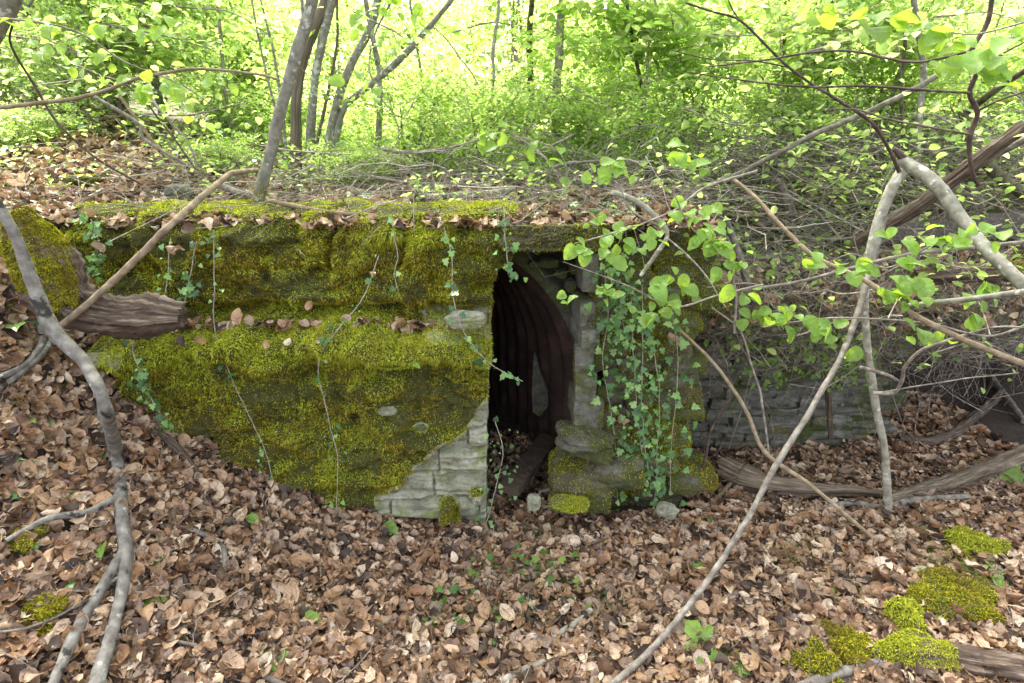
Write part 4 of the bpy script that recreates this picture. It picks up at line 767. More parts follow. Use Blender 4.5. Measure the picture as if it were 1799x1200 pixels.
for k, (pts, rp, yy, lab, mt) in enumerate([
    ([(5, 60), (22, 40), (20, 80), (60, 150), (100, 215), (165, 275), (250, 325)][1:], [2, 2.5, 2.8, 2.6, 2.5, 2.2], (2.6, 2.9), 'thin dark curved stem crossing the left bank from the top left corner', 'twig_dark'),
    ([(-10, 190), (90, 179), (160, 166), (240, 138), (300, 126), (360, 121), (450, 130), (492, 141)], [5, 4.5, 4, 3.5, 3.5, 3, 3, 2.5], (2.4, 2.7), 'long level branch from the left edge to the leaning trunk', 'stick'),
    ([(165, 170), (240, 215), (255, 245), (330, 290), (345, 305)], [4, 4, 3.5, 3, 2.5], (3.3, 3.2), 'grey stick slanting over the left bank below the level branch', 'stick_grey'),
    ([(210, 168), (270, 250), (310, 290), (335, 310)], [3.5, 3.5, 3, 2.5], (3.5, 3.3), 'brown stick slanting down beside the grey one on the left bank', 'stick'),
    ([(270, 180), (300, 215), (335, 260), (347, 298)], [3.5, 3.5, 3, 2.5], (3.6, 3.3), 'pale curved stick ending near the bent stick on the left bank', 'stick_grey'),
    ([(130, 113), (170, 130), (230, 155), (300, 235), (345, 300)], [3, 2.6, 2.5, 2, 2], (3.6, 3.3), 'thin dark whip bending over the left bank', 'twig_dark'),
    ([(740, 346), (800, 344), (860, 338), (905, 332)], [7, 7, 7, 6], (3.0, 3.1), 'stout pale peeled stick lying along the wall top above the doorway', 'bark_pale'),
    ([(660, 312), (720, 322), (800, 323), (880, 332)], [4, 4, 3.6, 3], (3.3, 3.2), 'thin pale stick just behind the stout peeled one', 'stick_grey'),
    ([(470, 352), (530, 365), (600, 374), (690, 381)], [5, 5, 4.5, 4], (2.62, 2.5), 'light brown stick lying on the wall top right of the leaning tree', 'stick'),
    ([(385, 325), (410, 335), (440, 344)], [8, 8, 6], (2.8, 2.75), 'short dark grey stick by the foot of the leaning tree', 'stick_grey'),
    ([(660, 260), (720, 268), (780, 262), (860, 240)], [4, 4, 3, 2], (3.6, 3.6), 'curved branch reaching right from the coppice clump', 'twig'),
    ([(905, 280), (980, 250), (1010, 235)], [3, 3, 2.5], (3.6, 3.8), 'straight twig standing up from the brush above the doorway', 'twig'),
    ([(900, 235), (950, 270), (1000, 330)], [3, 3, 2.5], (3.6, 3.4), 'twig crossing the straight one above the doorway', 'twig'),
    ([(968, 300), (985, 290), (1060, 282), (1070, 280)], [3, 3.5, 3, 2.5], (3.3, 3.3), 'bent twig arching over the wall top right of the doorway', 'stick_grey'),
    ([(1050, 345), (1110, 332), (1165, 325)], [3.5, 3.5, 3], (3.0, 3.1), 'short pale stick on the wall top right of the arching twig', 'stick'),
    ([(1360, 315), (1378, 340), (1391, 376)], [8, 11, 12], (3.4, 3.4), 'broken grey stump with white torn face above the set back wall', 'stick_grey'),
    ([(1275, 375), (1300, 380), (1385, 374)], [4, 4, 4], (3.3, 3.3), 'mossy stick lying level before the broken stump', 'stick'),
    ([(1275, 385), (1296, 440), (1312, 500), (1300, 545), (1290, 570)], [7, 8, 9, 10, 5], (2.72, 2.75), 'grey broken root hanging down between the two right walls', 'stick_grey'),
    ([(1352, 805), (1335, 690), (1320, 640), (1300, 580), (1250, 540)], [2.6, 2.6, 2.4, 2, 2], (2.42, 2.5), 'thin upright brown whip crossing behind the brown rod', 'twig'),
    ([(1225, 860), (1240, 800), (1250, 750), (1290, 690)], [3.5, 3.5, 3, 2.5], (2.52, 2.6), 'dark upright stick at the corner of the right wall', 'twig_dark'),
    ([(1460, 770), (1455, 700), (1448, 640)], [6, 6, 5], (2.98, 2.98), 'upright brown stick against the set back wall', 'rotten')]):
    branch('stick', lab, 'stick', pts, rp, mt, Y=yy, seed=90 + k, kink=.006)
for k, (pts, rp, lab, mt) in enumerate([
    ([(1275, 826), (1310, 842), (1350, 852), (1420, 860), (1490, 862), (1555, 868)], [26, 30, 22, 18, 12, 4], 'brown log with a torn splintered end lying before the set back wall', 'rotten_tan'),
    ([(1440, 893), (1500, 884), (1545, 892), (1600, 880), (1700, 872)], [6, 8, 9, 9, 7], 'bent grey stick lying on the leaves behind the foot of the upright pole', 'stick_grey'),
    ([(1560, 876), (1640, 858), (1720, 832), (1840, 785)], [10, 20, 24, 26], 'big weathered log running to the right edge', 'rotten_tan'),
    ([(1580, 928), (1620, 930), (1665, 924)], [6, 8, 5], 'short black rotten stick on the leaves at right', 'mossbark'),
    ([(948, 864), (985, 858), (1035, 851)], [5, 7, 5], 'short pale bleached stick lying at the doorway sill', 'bark_pale'),
    ([(958, 1136), (985, 1112), (1010, 1095), (1037, 1073)], [5, 7, 8, 7], 'short pale barked stick on the leaves in the middle foreground', 'bark_pale'),
    ([(880, 1198), (915, 1180), (955, 1163)], [9, 10, 7], 'stubby mottled stick at the bottom edge', 'bark_pale'),
    ([(1062, 1042), (1085, 1025), (1112, 1008)], [4, 6, 5], 'small grey stick on the leaves right of centre', 'stick_grey'),
    ([(335, 930), (370, 945), (393, 968), (394, 1012)], [5, 7, 7, 3], 'curved grey twig on the leaf slope below the wall', 'stick_grey'),
    ([(300, 1125), (370, 1142), (430, 1172), (500, 1205)], [4, 5, 6, 7], 'thin grey stick at the bottom left foreground', 'stick_grey'),
    ([(190, 1165), (250, 1140), (320, 1105), (355, 1075), (362, 1020)], [5, 5, 4, 4, 2], 'thin curved twig with an upturned tip at lower left', 'twig'),
    ([(-10, 1050), (80, 1048), (150, 1038), (300, 1045), (345, 1075)], [3, 4, 3, 3, 2], 'long thin level twig beside the big grey branch', 'twig'),
    ([(-10, 1095), (40, 1082), (110, 1075)], [3, 3, 2], 'short twig near the left edge at bottom', 'twig'),
    ([(270, 760), (300, 778), (345, 825)], [10, 12, 7], 'dark rotten stick half sunk in leaves at the foot of the wall', 'rotten'),
    ([(1220, 905), (1255, 880), (1290, 842)], [5, 6, 5], 'brown stick leaning on the torn end of the log', 'stick'),
    ([(1200, 925), (1240, 922), (1290, 912)], [5, 5, 4], 'grey stick on the leaves left of the long pole', 'stick_grey'),
    ([(1225, 985), (1240, 960), (1265, 928)], [3, 5, 4], 'dark grey stick beside the long pole', 'stick_grey'),
    ([(1385, 982), (1410, 970), (1440, 957)], [4, 5, 4], 'small light stick on the leaves right of the long pole', 'stick'),
    ([(1580, 770), (1660, 770), (1760, 690)], [10, 12, 10], 'dark log in the hollow under the brushwood', 'rotten'),
    ([(1670, 560), (1740, 660), (1799, 740)], [6, 7, 7], 'grey pole leaning in the dark hollow at right', 'stick_grey'),
    ([(240, 840), (300, 880), (360, 870), (420, 890)], [1.8, 1.8, 1.5, 1.2], 'fine dark twig on the leaf slope under the wall', 'twig_dark'),
    ([(560, 985), (575, 1050), (620, 1105)], [2.5, 3, 2], 'fine bent twig in the leaves left of centre', 'twig'),
    ([(1390, 1215), (1450, 1192), (1545, 1165)], [12, 12, 12], 'smooth grey stick at the bottom edge by the mossy log', 'stick_grey')]):
    branch('log' if max(rp) > 9 and 'log' in lab else 'stick', lab, 'log' if ' log ' in ' ' + lab[:22] else 'stick', pts, rp, mt, ground='low', lift=.03 + max(rp) * .0012, seed=140 + k, kink=.006, ragged=max(rp) > 6, sides=14 if max(rp) > 9 else 8, wob=.3 if mt == 'rotten' else .14)
for k, (pts, rp, lab, yy, nm) in enumerate([([(1610, 486), (1700, 482), (1850, 474)], [16, 20, 20], 'weathered log with moss on its back lying in the brushwood at right', (2.75, 2.7), 22000), ([(1650, 440), (1720, 445), (1850, 452)], [12, 15, 15], 'grey weathered log stacked behind the mossy backed one', (3.3, 3.2), 0)]):
    t = thing('log', lab, 'log', tuple(P(*pts[0], yy[0]))); mb = MB(); limb(mb, pts, rp, yy, sides=32, wob=.25, seed=170 + k, ragged=True, step=.012, ridge=.45); mb.build('trunk', M['rotten'], t)
    if nm: mossify(mb, t, nm, lambda p, n: np.clip(n[:, 2] * 1.2 - .3 + fbm(p[:, 0] * 7, p[:, 1] * 7, 0, 3), 0, 1), M['moss'], .012)
# mossy rotten log bottom right with cushions
t = thing('mossy_log', 'crumbling mossy log in the bottom right corner', 'log', tuple(onlow(1650, 1170)))
mb = MB(); limb(mb, [(1525, 1150), (1600, 1150), (1700, 1165), (1840, 1190)], [14, 34, 38, 36], ground='low', lift=.03, sides=44, wob=.4, seed=180, ragged=True, step=.008, ridge=.5); mb.build('trunk', M['rotten'], t)
mossify(mb, t, 110000, lambda p, n: np.clip(n[:, 2] * 1.0 - .1 + 1.3 * fbm(p[:, 0] * 9, p[:, 1] * 9, 0, 8), 0, 1) * (p[:, 0] < onlow(1660, 1170)[0]), M['moss_bright'], .014)
def cushion(px, py, w_, h_, label, n=22000, L=.014, gr='moss cushions on the ground'):
    w_ *= .9; c = onlow(px, py); sc = dep(c) / FPX; V, F = blob_grid(c + [0, 0, .012], (w_ * sc, w_ * sc * .8, h_ * sc * 1.5), int(px), 20, .75, .1, 0, 1.7, .16)
    t = thing('moss_cushion', label, 'moss', (c[0], c[1], c[2] - .02), gr); mb = MB().add(V, F); mb.build('mat', M['mossbase'], t)
    mossify(mb, t, n, lambda p, n_: np.clip(n_[:, 2] + .7 + .9 * fbm(p[:, 0] * 14, p[:, 1] * 14, 0, int(px)), 0, 1), M['moss_bright'] if int(px) % 2 else M['moss'], L)
for a in ((1705, 972, 90, 26, 'bright moss cushion at right, the farthest of those by the mossy log'), (1680, 1062, 150, 36, 'widest bright moss cushion at right beside an ivy leaf', 45000), (1585, 1105, 60, 60, 'tall moss cushion leaning on the mossy log end'), (1480, 1135, 60, 30, 'small moss cushion left of the tall one'),
          (1500, 1165, 70, 34, 'rounded moss cushion between two small ones at the bottom right'), (1432, 1182, 80, 40, 'moss cushion nearest the bottom edge', 12000), (1640, 1010, 40, 12, 'tiny flat moss patch beside a white stone chip', 3000), (40, 955, 60, 24, 'dull moss cushion under the dark side branch at left'), (70, 1085, 70, 22, 'dark flat moss patch at the lower left')): cushion(*a)
mb = MB()
for (px, py) in ((1690, 965), (1722, 975), (1650, 1050), (1700, 1066), (1712, 1048), (1590, 1090), (1570, 1120), (1490, 1160), (1520, 1172), (1440, 1178), (1405, 1188), (1465, 1140), (45, 950), (80, 1078), (1640, 1075), (1740, 1062), (1610, 1135)):
    c = onlow(px, py); scatter(mb, LITTER[px % 8], (c + [0, 0, .05])[None], np.array([[0, -.3, 1.]]) + rng.normal(size=(1, 3)) * .3, rdir(1), np.array([rng.uniform(.04, .075)]))
tag(mb.build('leaf_litter', M['litter']), 'few dead leaves lying over the moss cushions', 'leaf litter', kind='stuff')
up_c = onup(105, 350); stone(105, 345, 66, 40, up_c[1] if up_c[1] < 4 else 3.0, 'pale limestone boulder on the left bank with mossy edges', 'stone_pale', .14, 22, 5000, name='boulder')
stone(147, 316, 50, 16, 3.1, 'small stone fully covered in moss above the pale boulder', 'stone_dark', .12, 23, 9000)
stone(315, 338, 34, 26, 2.95, 'grey weathered stub of wood like a stone left of the bent stick', 'stone_jamb', .1, 24)
# ================================================================== BRUSHWOOD
def up_at(x, y): return up(x, y)
mb = MB(); A = []; B = []; RR = []
def heap(n, x0, x1, y0, y1, hz, Lr=(.25, .7), rr=(.0015, .0045), flat=.35, base=up_at, y_of=None):
    x = rng.uniform(x0, x1, n); y = rng.uniform(y0, y1, n) if y_of is None else y_of(x) + rng.uniform(y0, y1, n); z = base(x, y) + rng.random(n) * hz; d = rdir(n); d[:, 2] *= flat; d /= np.linalg.norm(d, axis=1)[:, None]; L = rng.uniform(*Lr, n)[:, None]
    c = np.stack([x, y, z], -1); A.append(c - d * L / 2); B.append(c + d * L / 2); RR.append(rng.uniform(*rr, n) * (.6 + .4 * rng.random(n)))
heap(900, .9, 3.6, 0, 1.0, .32, (.2, .8), (.0018, .005), y_of=yfront); heap(700, 1.0, 2.9, -.28, .2, .22, (.1, .5), (.001, .003), flat=.6, y_of=yfront)
heap(260, 1.0, 3.4, .05, 1.3, .38, (.35, 1.0), (.003, .008), y_of=yfront)
TW = MB(); twigset(TW, np.concatenate(A), np.concatenate(B), np.concatenate(RR), .07); tag(TW.build('brushwood', M['twig']), 'tangled heap of dead grey twigs above the set back wall and hollow', 'brushwood', kind='stuff')
tag_y = lambda x: np.interp(x, [.8, 1.0, 2.2, 2.6], [2.62, 3.0, 3.0, 3.1])
A, B, RR = [], [], []
heap(1500, 1.0, 3.0, -.35, .1, .42, (.12, .55), (.001, .0034), .8, base=lambda x, y: .78 + 0 * x, y_of=tag_y); heap(80, 1.0, 2.6, -.4, .0, .75, (.2, .7), (.0012, .003), 2.2, base=lambda x, y: .35 + 0 * x, y_of=tag_y)
TW = MB(); twigset(TW, np.concatenate(A), np.concatenate(B), np.concatenate(RR), .09); tag(TW.build('brushwood', M['twig']), 'dead twigs and roots overhanging the top of the set back wall', 'brushwood', kind='stuff')
n = 1500; x = rng.uniform(.9, 3.3, n); y = tag_y(x) + rng.uniform(-.3, .25, n); z = .72 + rng.random(n) * .62; k = fbm(x * 3, z * 5, y * 3, 88, 3) > .02
mg = MB(); scatter(mg, HEX, np.stack([x, y, z], -1)[k], rdir(k.sum()) * .6 + [0, -.3, 1], rdir(k.sum(), -.3), rng.uniform(.028, .055, k.sum())); tag(mg.build('undergrowth', M['hazel'], None, False), 'green bramble leaves growing through the brush over the set back wall', 'brambles', kind='stuff')
mb2 = litter(900, (1.0, 2.9), (2.7, 3.1), lambda x, y: .92 + 0 * x + (y - 2.7) * .4, None, .03, .055, .2, .8); tag(mb2.build('leaf_litter', M['litter']), 'dead leaves caught in the brushwood over the set back wall', 'leaf litter', kind='stuff')
A, B, RR = [], [], []
# twigs drooping over the dark hollow at right
n = 1100; x = rng.uniform(1.95, 3.9, n); y = 3.5 + rng.uniform(-.15, .5, n); z = rng.uniform(.35, 1.15, n); d = rdir(n, -.5); L = rng.uniform(.25, .7, n)[:, None]; A.append(np.stack([x, y, z], -1) - d * L / 2); B.append(np.stack([x, y, z], -1) + d * L / 2); RR.append(rng.uniform(.001, .0035, n))
TW = MB(); twigset(TW, np.concatenate(A), np.concatenate(B), np.concatenate(RR), .08); tag(TW.build('brushwood', M['twig']), 'dead twigs drooping over the dark hollow beneath the brushwood heap', 'brushwood', kind='stuff')
A, B, RR = [], [], []
heap(1100, -2.2, 1.2, .0, 1.7, .12, (.25, .8), (.001, .0035), .18, y_of=yfront); heap(120, -.6, 1.6, .5, 1.5, .35, (.4, .9), (.0015, .004), .8, y_of=yfront); heap(80, .3, 1.0, -.12, .3, .2, (.2, .5), (.001, .003), .5, y_of=yfront)
TW = MB(); twigset(TW, np.concatenate(A), np.concatenate(B), np.concatenate(RR), .09); tag(TW.build('brushwood', M['twig']), 'fine dead twigs strewn along the top of the wall above the doorway', 'brushwood', kind='stuff')
A, B, RR = [], [], []
heap(110, .9, 3.6, 0, 1.2, .42, (.4, 1.3), (.003, .008), .35, y_of=yfront); heap(90, -1.2, 1.2, .4, 1.5, .2, (.4, 1.1), (.002, .006), .15, y_of=yfront); heap(60, 1.0, 3.0, -.3, .1, .45, (.25, .7), (.002, .005), .9, base=lambda x, y: .75 + 0 * x, y_of=tag_y); heap(70, -5, -1.6, .3, 2.5, .15, (.3, .9), (.002, .005), .2, y_of=yfront)
TW = MB(); twigset(TW, np.concatenate(A), np.concatenate(B), np.concatenate(RR), .045, 9); tag(TW.build('brushwood', M['twig_pale']), 'pale bleached sticks lying criss cross over the brush and wall top', 'brushwood', kind='stuff')
A, B, RR = [], [], []
heap(700, -2.4, 3, .9, 3.0, .05, (.06, .3), (.0008, .0022), .12, base=low); TW = MB(); twigset(TW, np.concatenate(A), np.concatenate(B), np.concatenate(RR), .1)
A, B, RR = [], [], []; heap(330, -2.4, 3, .9, 3.0, .06, (.08, .42), (.0008, .0026), .12, base=lambda x, y: low(x, y) + .02); TW2 = MB(); twigset(TW2, np.concatenate(A), np.concatenate(B), np.concatenate(RR), .08, 7); tag(TW2.build('twig_litter', M['twig']), 'longer pale twigs lying on top of the leaf litter', 'twigs', kind='stuff')
tag(TW.build('twig_litter', M['twig_dark']), 'small broken twigs scattered through the leaf litter', 'twigs', kind='stuff')
# back of the hollow: earth bank behind the brushwood
xs = np.linspace(1.95, 5, 60); zs_ = np.linspace(-.1, 1.2, 24); X, Z = np.meshgrid(xs, zs_, indexing='ij'); Yb = 4.15 - .35 * Z + .08 * fbm(X * 5, Z * 5, 0, 3)
tag(MB().add(np.stack([X, Yb, Z], -1).reshape(-1, 3), grid_faces(60, 24)).build('earth_bank', M['soil']), kind='structure')
# ================================================================== IVY
def ivy(pts, Y, label, nl=26, size=.03, r=1.5, spread=.02, cascade=False, seed=0, name='ivy_strand', gr='ivy strands hanging on the walls', mat='ivy', stemmat='stick', tm=IVY, offs=0.0):
    mb = MB(); C, rad = limb(mb, pts, [r, r * .8], (Y, Y) if not isinstance(Y, tuple) else Y, sides=5, kink=.012, seed=seed, step=.03)
    t = thing(name, label, 'ivy', tuple(C[-1]), gr); mb.build('stem', M['twig_pale' if stemmat == 'stick' else stemmat], t)
    k = rng.integers(0, len(C), nl); pos = C[k] + rng.normal(size=(nl, 3)) * [spread, spread * .35, spread] - [0, .012 + offs, 0]
    nr_ = rng.normal(size=(nl, 3)) * .45 + [0, -1, .45]; hd = rng.normal(size=(nl, 3)) * .7 + [0, -.1, -.9]
    m2 = MB(); scatter(m2, tm, pos, nr_, hd, (.35 + 1.1 * rng.random(nl) ** 1.4) * size); m2.build('leaves', M[mat], t, False); return t
IV = [([(375, 405), (377, 500), (380, 590), (418, 690), (465, 790), (480, 850)], 2.27, 'ivy strand dropping straight then slanting down the mossy wall from the bright top moss', 30),
      ([(345, 425), (328, 510), (316, 560)], 2.28, 'short ivy strand above the end of the rotten log', 16), ([(300, 420), (290, 500), (283, 545)], 2.28, 'ivy strand nearest the bent stick', 14),
      ([(665, 450), (640, 520), (600, 572), (565, 615), (560, 665), (580, 740), (592, 810), (590, 905)], 2.24, 'long pale ivy strand curving down the middle of the left wall', 44),
      ([(780, 400), (793, 450), (795, 520), (820, 590), (862, 640), (918, 670)], 2.24, 'ivy runner whose bare tip pokes into the doorway', 30), ([(885, 365), (887, 420), (893, 482)], 2.22, 'short leafy ivy tuft hanging at the doorway top corner', 26),
      ([(690, 405), (698, 450), (690, 480), (700, 512)], 2.24, 'short dark rootlet with ivy in the cleft of the upper moss', 8), ([(232, 580), (238, 640), (268, 700), (300, 752)], 2.2, 'leafy ivy strand at the left end of the lower ledge', 46),
      ([(160, 385), (175, 430), (160, 470)], 2.28, 'leafy ivy tangle over the left end of the wall', 60), ([(868, 735), (882, 790), (874, 850), (850, 935)], 2.3, 'ivy spray climbing the inner edge of the left doorway corner', 36),
      ([(1062, 470), (1068, 560), (1060, 640), (1078, 770), (1085, 880)], 2.44, 'ivy strand nearest the jamb on the right wall', 60), ([(1105, 480), (1112, 580), (1118, 700), (1135, 850)], 2.42, 'thick ivy cascade, second strand from the jamb', 90),
      ([(1128, 500), (1130, 620), (1128, 740), (1145, 860)], 2.4, 'ivy cascade, third strand from the jamb', 80), ([(1180, 540), (1192, 640), (1180, 760), (1178, 870)], 2.4, 'sparse ivy strand toward the outer corner of the right wall', 40),
      ([(1150, 620), (1160, 720), (1150, 880)], 2.4, 'thin trailing ivy strand in the middle of the right wall', 46), ([(1075, 440), (1090, 520), (1100, 600)], 2.4, 'dense leafy ivy just right of the upright jamb stone', 110)]
for k, a in enumerate(IV): ivy(a[0], a[1], a[2], int(a[3] * (1.15 if k < 9 else 1.5)), .022 + .008 * ((k * 5) % 3) / 2 + (.006 if k > 9 else 0), 1.25 if k < 8 else 1.1, .022 if k < 9 else .045, seed=200 + k)
# briar strands with light small leaves over the set back wall
for k, (pts, lab) in enumerate([([(1270, 520), (1300, 600), (1330, 650), (1380, 640)], 'light green bramble spray hanging over the set back wall, nearest the mossy corner'), ([(1350, 560), (1400, 600), (1460, 640), (1500, 650)], 'light green bramble spray in the middle of the set back wall'), ([(1440, 540), (1480, 580), (1500, 640), (1480, 680)], 'light green bramble spray beside the long pole')]):
    ivy(pts, (2.8, 2.75), lab, 110, .035, 1.5, .06, seed=230 + k, name='bramble', gr='bramble sprays over the set back wall', mat='hazel', stemmat='twig', tm=HEX)
# ================================================================== HAZEL TWIGS WITH LARGE LEAVES
def hazel(pts, rp, yy, leaves, label, side=(), seed=0, mat='twig', size=44, name='hazel_branch', hang=.8):
    mb = MB(); C, r = limb(mb, pts, rp, yy, sides=7, kink=.008, seed=seed, step=.025); t = thing(name, label, 'branch', tuple(C[0])); mb.build('main_stem', M[mat], t)
    for j, (p_, q_) in enumerate(side): m2 = MB(); limb(m2, p_, q_, yy, sides=6, kink=.008, seed=seed + j, step=.03); m2.build('side_branch', M[mat], t)
    rr = np.random.default_rng(seed)
    leaves = [(a, b, c * .82) for a, b, c in leaves] + [(a + rr.uniform(-34, 34), b + rr.uniform(-22, 22), c * rr.uniform(.45, .75)) for a, b, c in leaves for _ in (0, 1)]
    for (lx, ly, s_) in leaves:
        yb = np.interp(lx, sorted([pts[0][0], pts[-1][0]]), [yy[0], yy[1]] if pts[0][0] < pts[-1][0] else [yy[1], yy[0]]); p = P(lx, ly, yb - .03); sc = s_ * dep(p) / FPX; m2 = MB()
        nr_ = rr.normal(size=(1, 3)) * .45 + [0, -.55, .75]; hd = rr.normal(size=(1, 3)) * .55 + [0, -.2, -hang]; scatter(m2, HAZEL[rr.integers(0, 3)], p[None] , nr_, hd, np.array([sc])); m2.build('leaf', M['hazel'], t, True)
    return t
rr_ = random.Random(3)
def cl(pts, s=44, j=14): return [(x + rr_.uniform(-j, j), y + rr_.uniform(-j, j), s * rr_.uniform(.75, 1.2)) for x, y in pts]
hazel([(1075, 338), (1120, 355), (1160, 392), (1172, 415), (1150, 450), (1125, 485)], [6, 7, 6.5, 5, 5, 4], (2.36, 2.3), cl([(1080, 405), (1060, 412), (1100, 420), (1090, 375), (1140, 400), (1070, 285), (1090, 290), (1110, 283), (1060, 300)], 34), 'pale lichened hazel branch with leaves above the ivy', [([(1160, 400), (1100, 360), (1090, 290)], [3, 2, 1.5]), ([(1172, 418), (1230, 470), (1275, 540)], [2, 2, 1.5])], 301, 'bark_pale')
hazel([(1330, 300), (1240, 330), (1180, 372), (1110, 400), (1010, 428)], [3, 2.6, 2.3, 2, 1.4], (2.3, 2.15), cl([(1012, 424), (1022, 420), (1068, 452), (1090, 412), (1105, 405), (1140, 420), (1180, 375), (1200, 370), (1225, 380), (1215, 300), (1160, 270), (1185, 275)], 36), 'leafy hazel twig reaching left over the lintel', seed=302)
hazel([(1340, 500), (1260, 520), (1180, 540), (1100, 500), (990, 460)], [2.6, 2.4, 2.2, 1.6, 1], (2.25, 2.1), cl([(1012, 524), (1055, 497), (1060, 512), (1158, 540), (1150, 548), (1166, 532), (1130, 500), (1190, 500), (1215, 510)], 40), 'hazel twig with drooping bright leaves in front of the ivy', seed=303)
hazel([(1290, 585), (1292, 510), (1270, 440), (1215, 400), (1180, 330)], [3, 2.6, 2.4, 2, 1.4], (2.2, 2.1), cl([(1225, 428), (1248, 428), (1262, 440), (1290, 448), (1300, 455), (1285, 502), (1270, 425), (1235, 400), (1222, 370), (1250, 395)], 42), 'upright hazel twig with a drooping fan of bright leaves', seed=304)
hazel([(1760, 395), (1700, 412), (1640, 430), (1560, 470), (1500, 445), (1455, 462)], [2.5, 2.2, 2, 1.8, 1.5, 1.2], (1.9, 2.1), cl([(1652, 415), (1625, 410), (1600, 432), (1690, 430), (1720, 410), (1455, 462), (1515, 460), (1520, 470), (1590, 468), (1610, 500), (1760, 415)], 42), 'bare looking hazel twig with big bright leaves right of the fork', seed=305)
hazel([(1830, 560), (1740, 590), (1640, 570), (1560, 560), (1440, 560), (1340, 575)], [3, 2.6, 2.4, 2, 1.8, 1.2], (2.1, 2.35), cl([(1420, 545), (1345, 570), (1380, 560), (1430, 575), (1470, 570), (1490, 600), (1560, 500), (1580, 515), (1600, 515), (1590, 490), (1620, 505), (1690, 500), (1710, 510), (1730, 500), (1740, 515), (1725, 565), (1650, 575), (1610, 570)], 40), 'spreading hazel branch with many leaves crossing the brushwood', seed=306, side=[([(1560, 560), (1590, 510), (1620, 500)], [1.6, 1.3, 1]), ([(1740, 590), (1720, 530), (1700, 500)], [1.6, 1.3, 1])])
hazel([(1400, 560), (1360, 540), (1330, 500), (1240, 505)], [2, 1.8, 1.5, 1.2], (2.5, 2.5), cl([(1300, 505), (1240, 510), (1310, 555), (1345, 540), (1360, 560), (1390, 540)], 34), 'short hazel spray with small leaves left of the long pole', seed=307)
hazel([(1860, 20), (1780, 45), (1700, 60), (1620, 45), (1540, 30), (1440, 20)], [3, 2.5, 2, 1.8, 1.5, 1.2], (1.4, 1.9), cl([(1790, 60), (1740, 70), (1700, 85), (1672, 55), (1640, 70), (1600, 50), (1560, 40), (1545, 60), (1500, 45), (1450, 30), (1790, 200), (1765, 155), (1720, 100), (1655, 120)], 62, 20), 'hazel branch with very large leaves at the top right corner', seed=308)
hazel([(-30, 30), (60, 40), (140, 60), (220, 110), (320, 150), (380, 190)], [3, 2.5, 2, 1.8, 1.5, 1.2], (2.0, 2.6), cl([(30, 40), (60, 85), (110, 60), (140, 90), (160, 110), (190, 95), (215, 120), (230, 150), (260, 165), (280, 130), (310, 150), (330, 180), (350, 195), (300, 60), (260, 70), (100, 30), (165, 25), (360, 165)], 34, 18), 'leafy hazel branch arching in from the top left corner', seed=309)
hazel([(700, -20), (660, 60), (650, 130), (680, 160)], [2.5, 2, 1.6, 1.2], (2.6, 2.6), cl([(660, 145), (655, 60), (640, 25), (690, 40), (720, 60), (700, 10), (735, 30), (680, 90), (615, 140)], 34, 14), 'hazel twig with hanging leaves right of the leaning trunk', seed=310)
hazel([(1000, 360), (990, 280), (950, 250), (870, 235)], [2, 1.7, 1.4, 1], (3.0, 3.0), cl([(870, 230), (900, 215), (885, 245), (930, 260), (850, 260), (910, 290), (980, 300), (960, 280)], 30, 14), 'young leafy shoot standing above the doorway', seed=311)
# seedlings in the litter
def seedling(px, py, s_, label, n=3, tm=None, mat='hazel', ground=onlow, lift=.03, gr='seedlings in the leaf litter', name='seedling'):
    c = ground(px, py); sc = s_ * dep(c) / FPX; t = thing(name, label, 'seedling', tuple(c - [0, 0, .01]), gr); mb = MB(); tube(mb, [c - [0, 0, .02], c + [0, 0, lift]], [.0012, .001], 5, .01); mb.build('stem', M['hazel'], t)
    m2 = MB(); a = rng.random() * 6; an = a + np.arange(n) * 2 * np.pi / n; hd = np.stack([np.cos(an), np.sin(an), .1 + 0 * an], -1)
    L_ = tm or leaf_tmpl(.6, -.2, .1, 0, 7, .05, .9, 5, .04); off = 0.5 if tm is None else 0
    scatter(m2, L_, np.repeat((c + [0, 0, lift])[None], n, 0) + hd * sc * off, np.tile([[0, -.25, 1.]], (n, 1)) + rng.normal(size=(n, 3)) * .2, hd, np.full(n, sc)); m2.build('leaves', M[mat], t, False)
for a in ((268, 1072, 26, 'bright lobed seedling on the leaves by the big grey branch', 5), (540, 1090, 44, 'two leaved green seedling in the lower left foreground', 2), (470, 1180, 40, 'light green seedling at the bottom edge left of centre', 4), (437, 918, 30, 'single rounded green leaf on the slope below the wall', 1), (268, 1008, 34, 'dark ivy like leaf in the litter right of the big branch', 1, IVY, 'ivy'),
          (676, 930, 40, 'single upright green leaf at the foot of the stone corner', 1), (725, 652, 20, 'tiny pair of light leaves growing from the wall moss', 2, None, 'hazel', lambda x, y: P(x, y, 2.22)), (1245, 1155, 60, 'lobed maple seedling at the bottom right of centre', 2, MAPLE), (1275, 1190, 55, 'maple seedling nearest the bottom edge', 3, MAPLE), (1490, 1055, 40, 'narrow leaved green seedling right of centre', 3), (1495, 1105, 34, 'single long green leaf by the moss cushions', 1),
          (1650, 1095, 30, 'green seedling on the widest moss cushion', 3), (1670, 1060, 44, 'dark ivy leaf standing on the widest moss cushion', 1, IVY, 'ivy'), (1790, 865, 80, 'large bright lobed leaf at the right edge', 1, MAPLE), (1190, 1025, 26, 'small ivy leaf on the leaves left of the long pole', 1, IVY, 'ivy'), (1228, 1008, 20, 'tiny herb beside the long pole', 4), (30, 575, 40, 'ivy sprig on the bank beside the grey branch', 2, IVY, 'ivy'), (90, 745, 46, 'pale ivy leaf on the left bank', 1, IVY, 'ivy'), (185, 965, 40, 'green leaf tucked against the grey branch', 2), (1735, 1020, 50, 'small green seedling at the far right', 3)):
    seedling(*a)
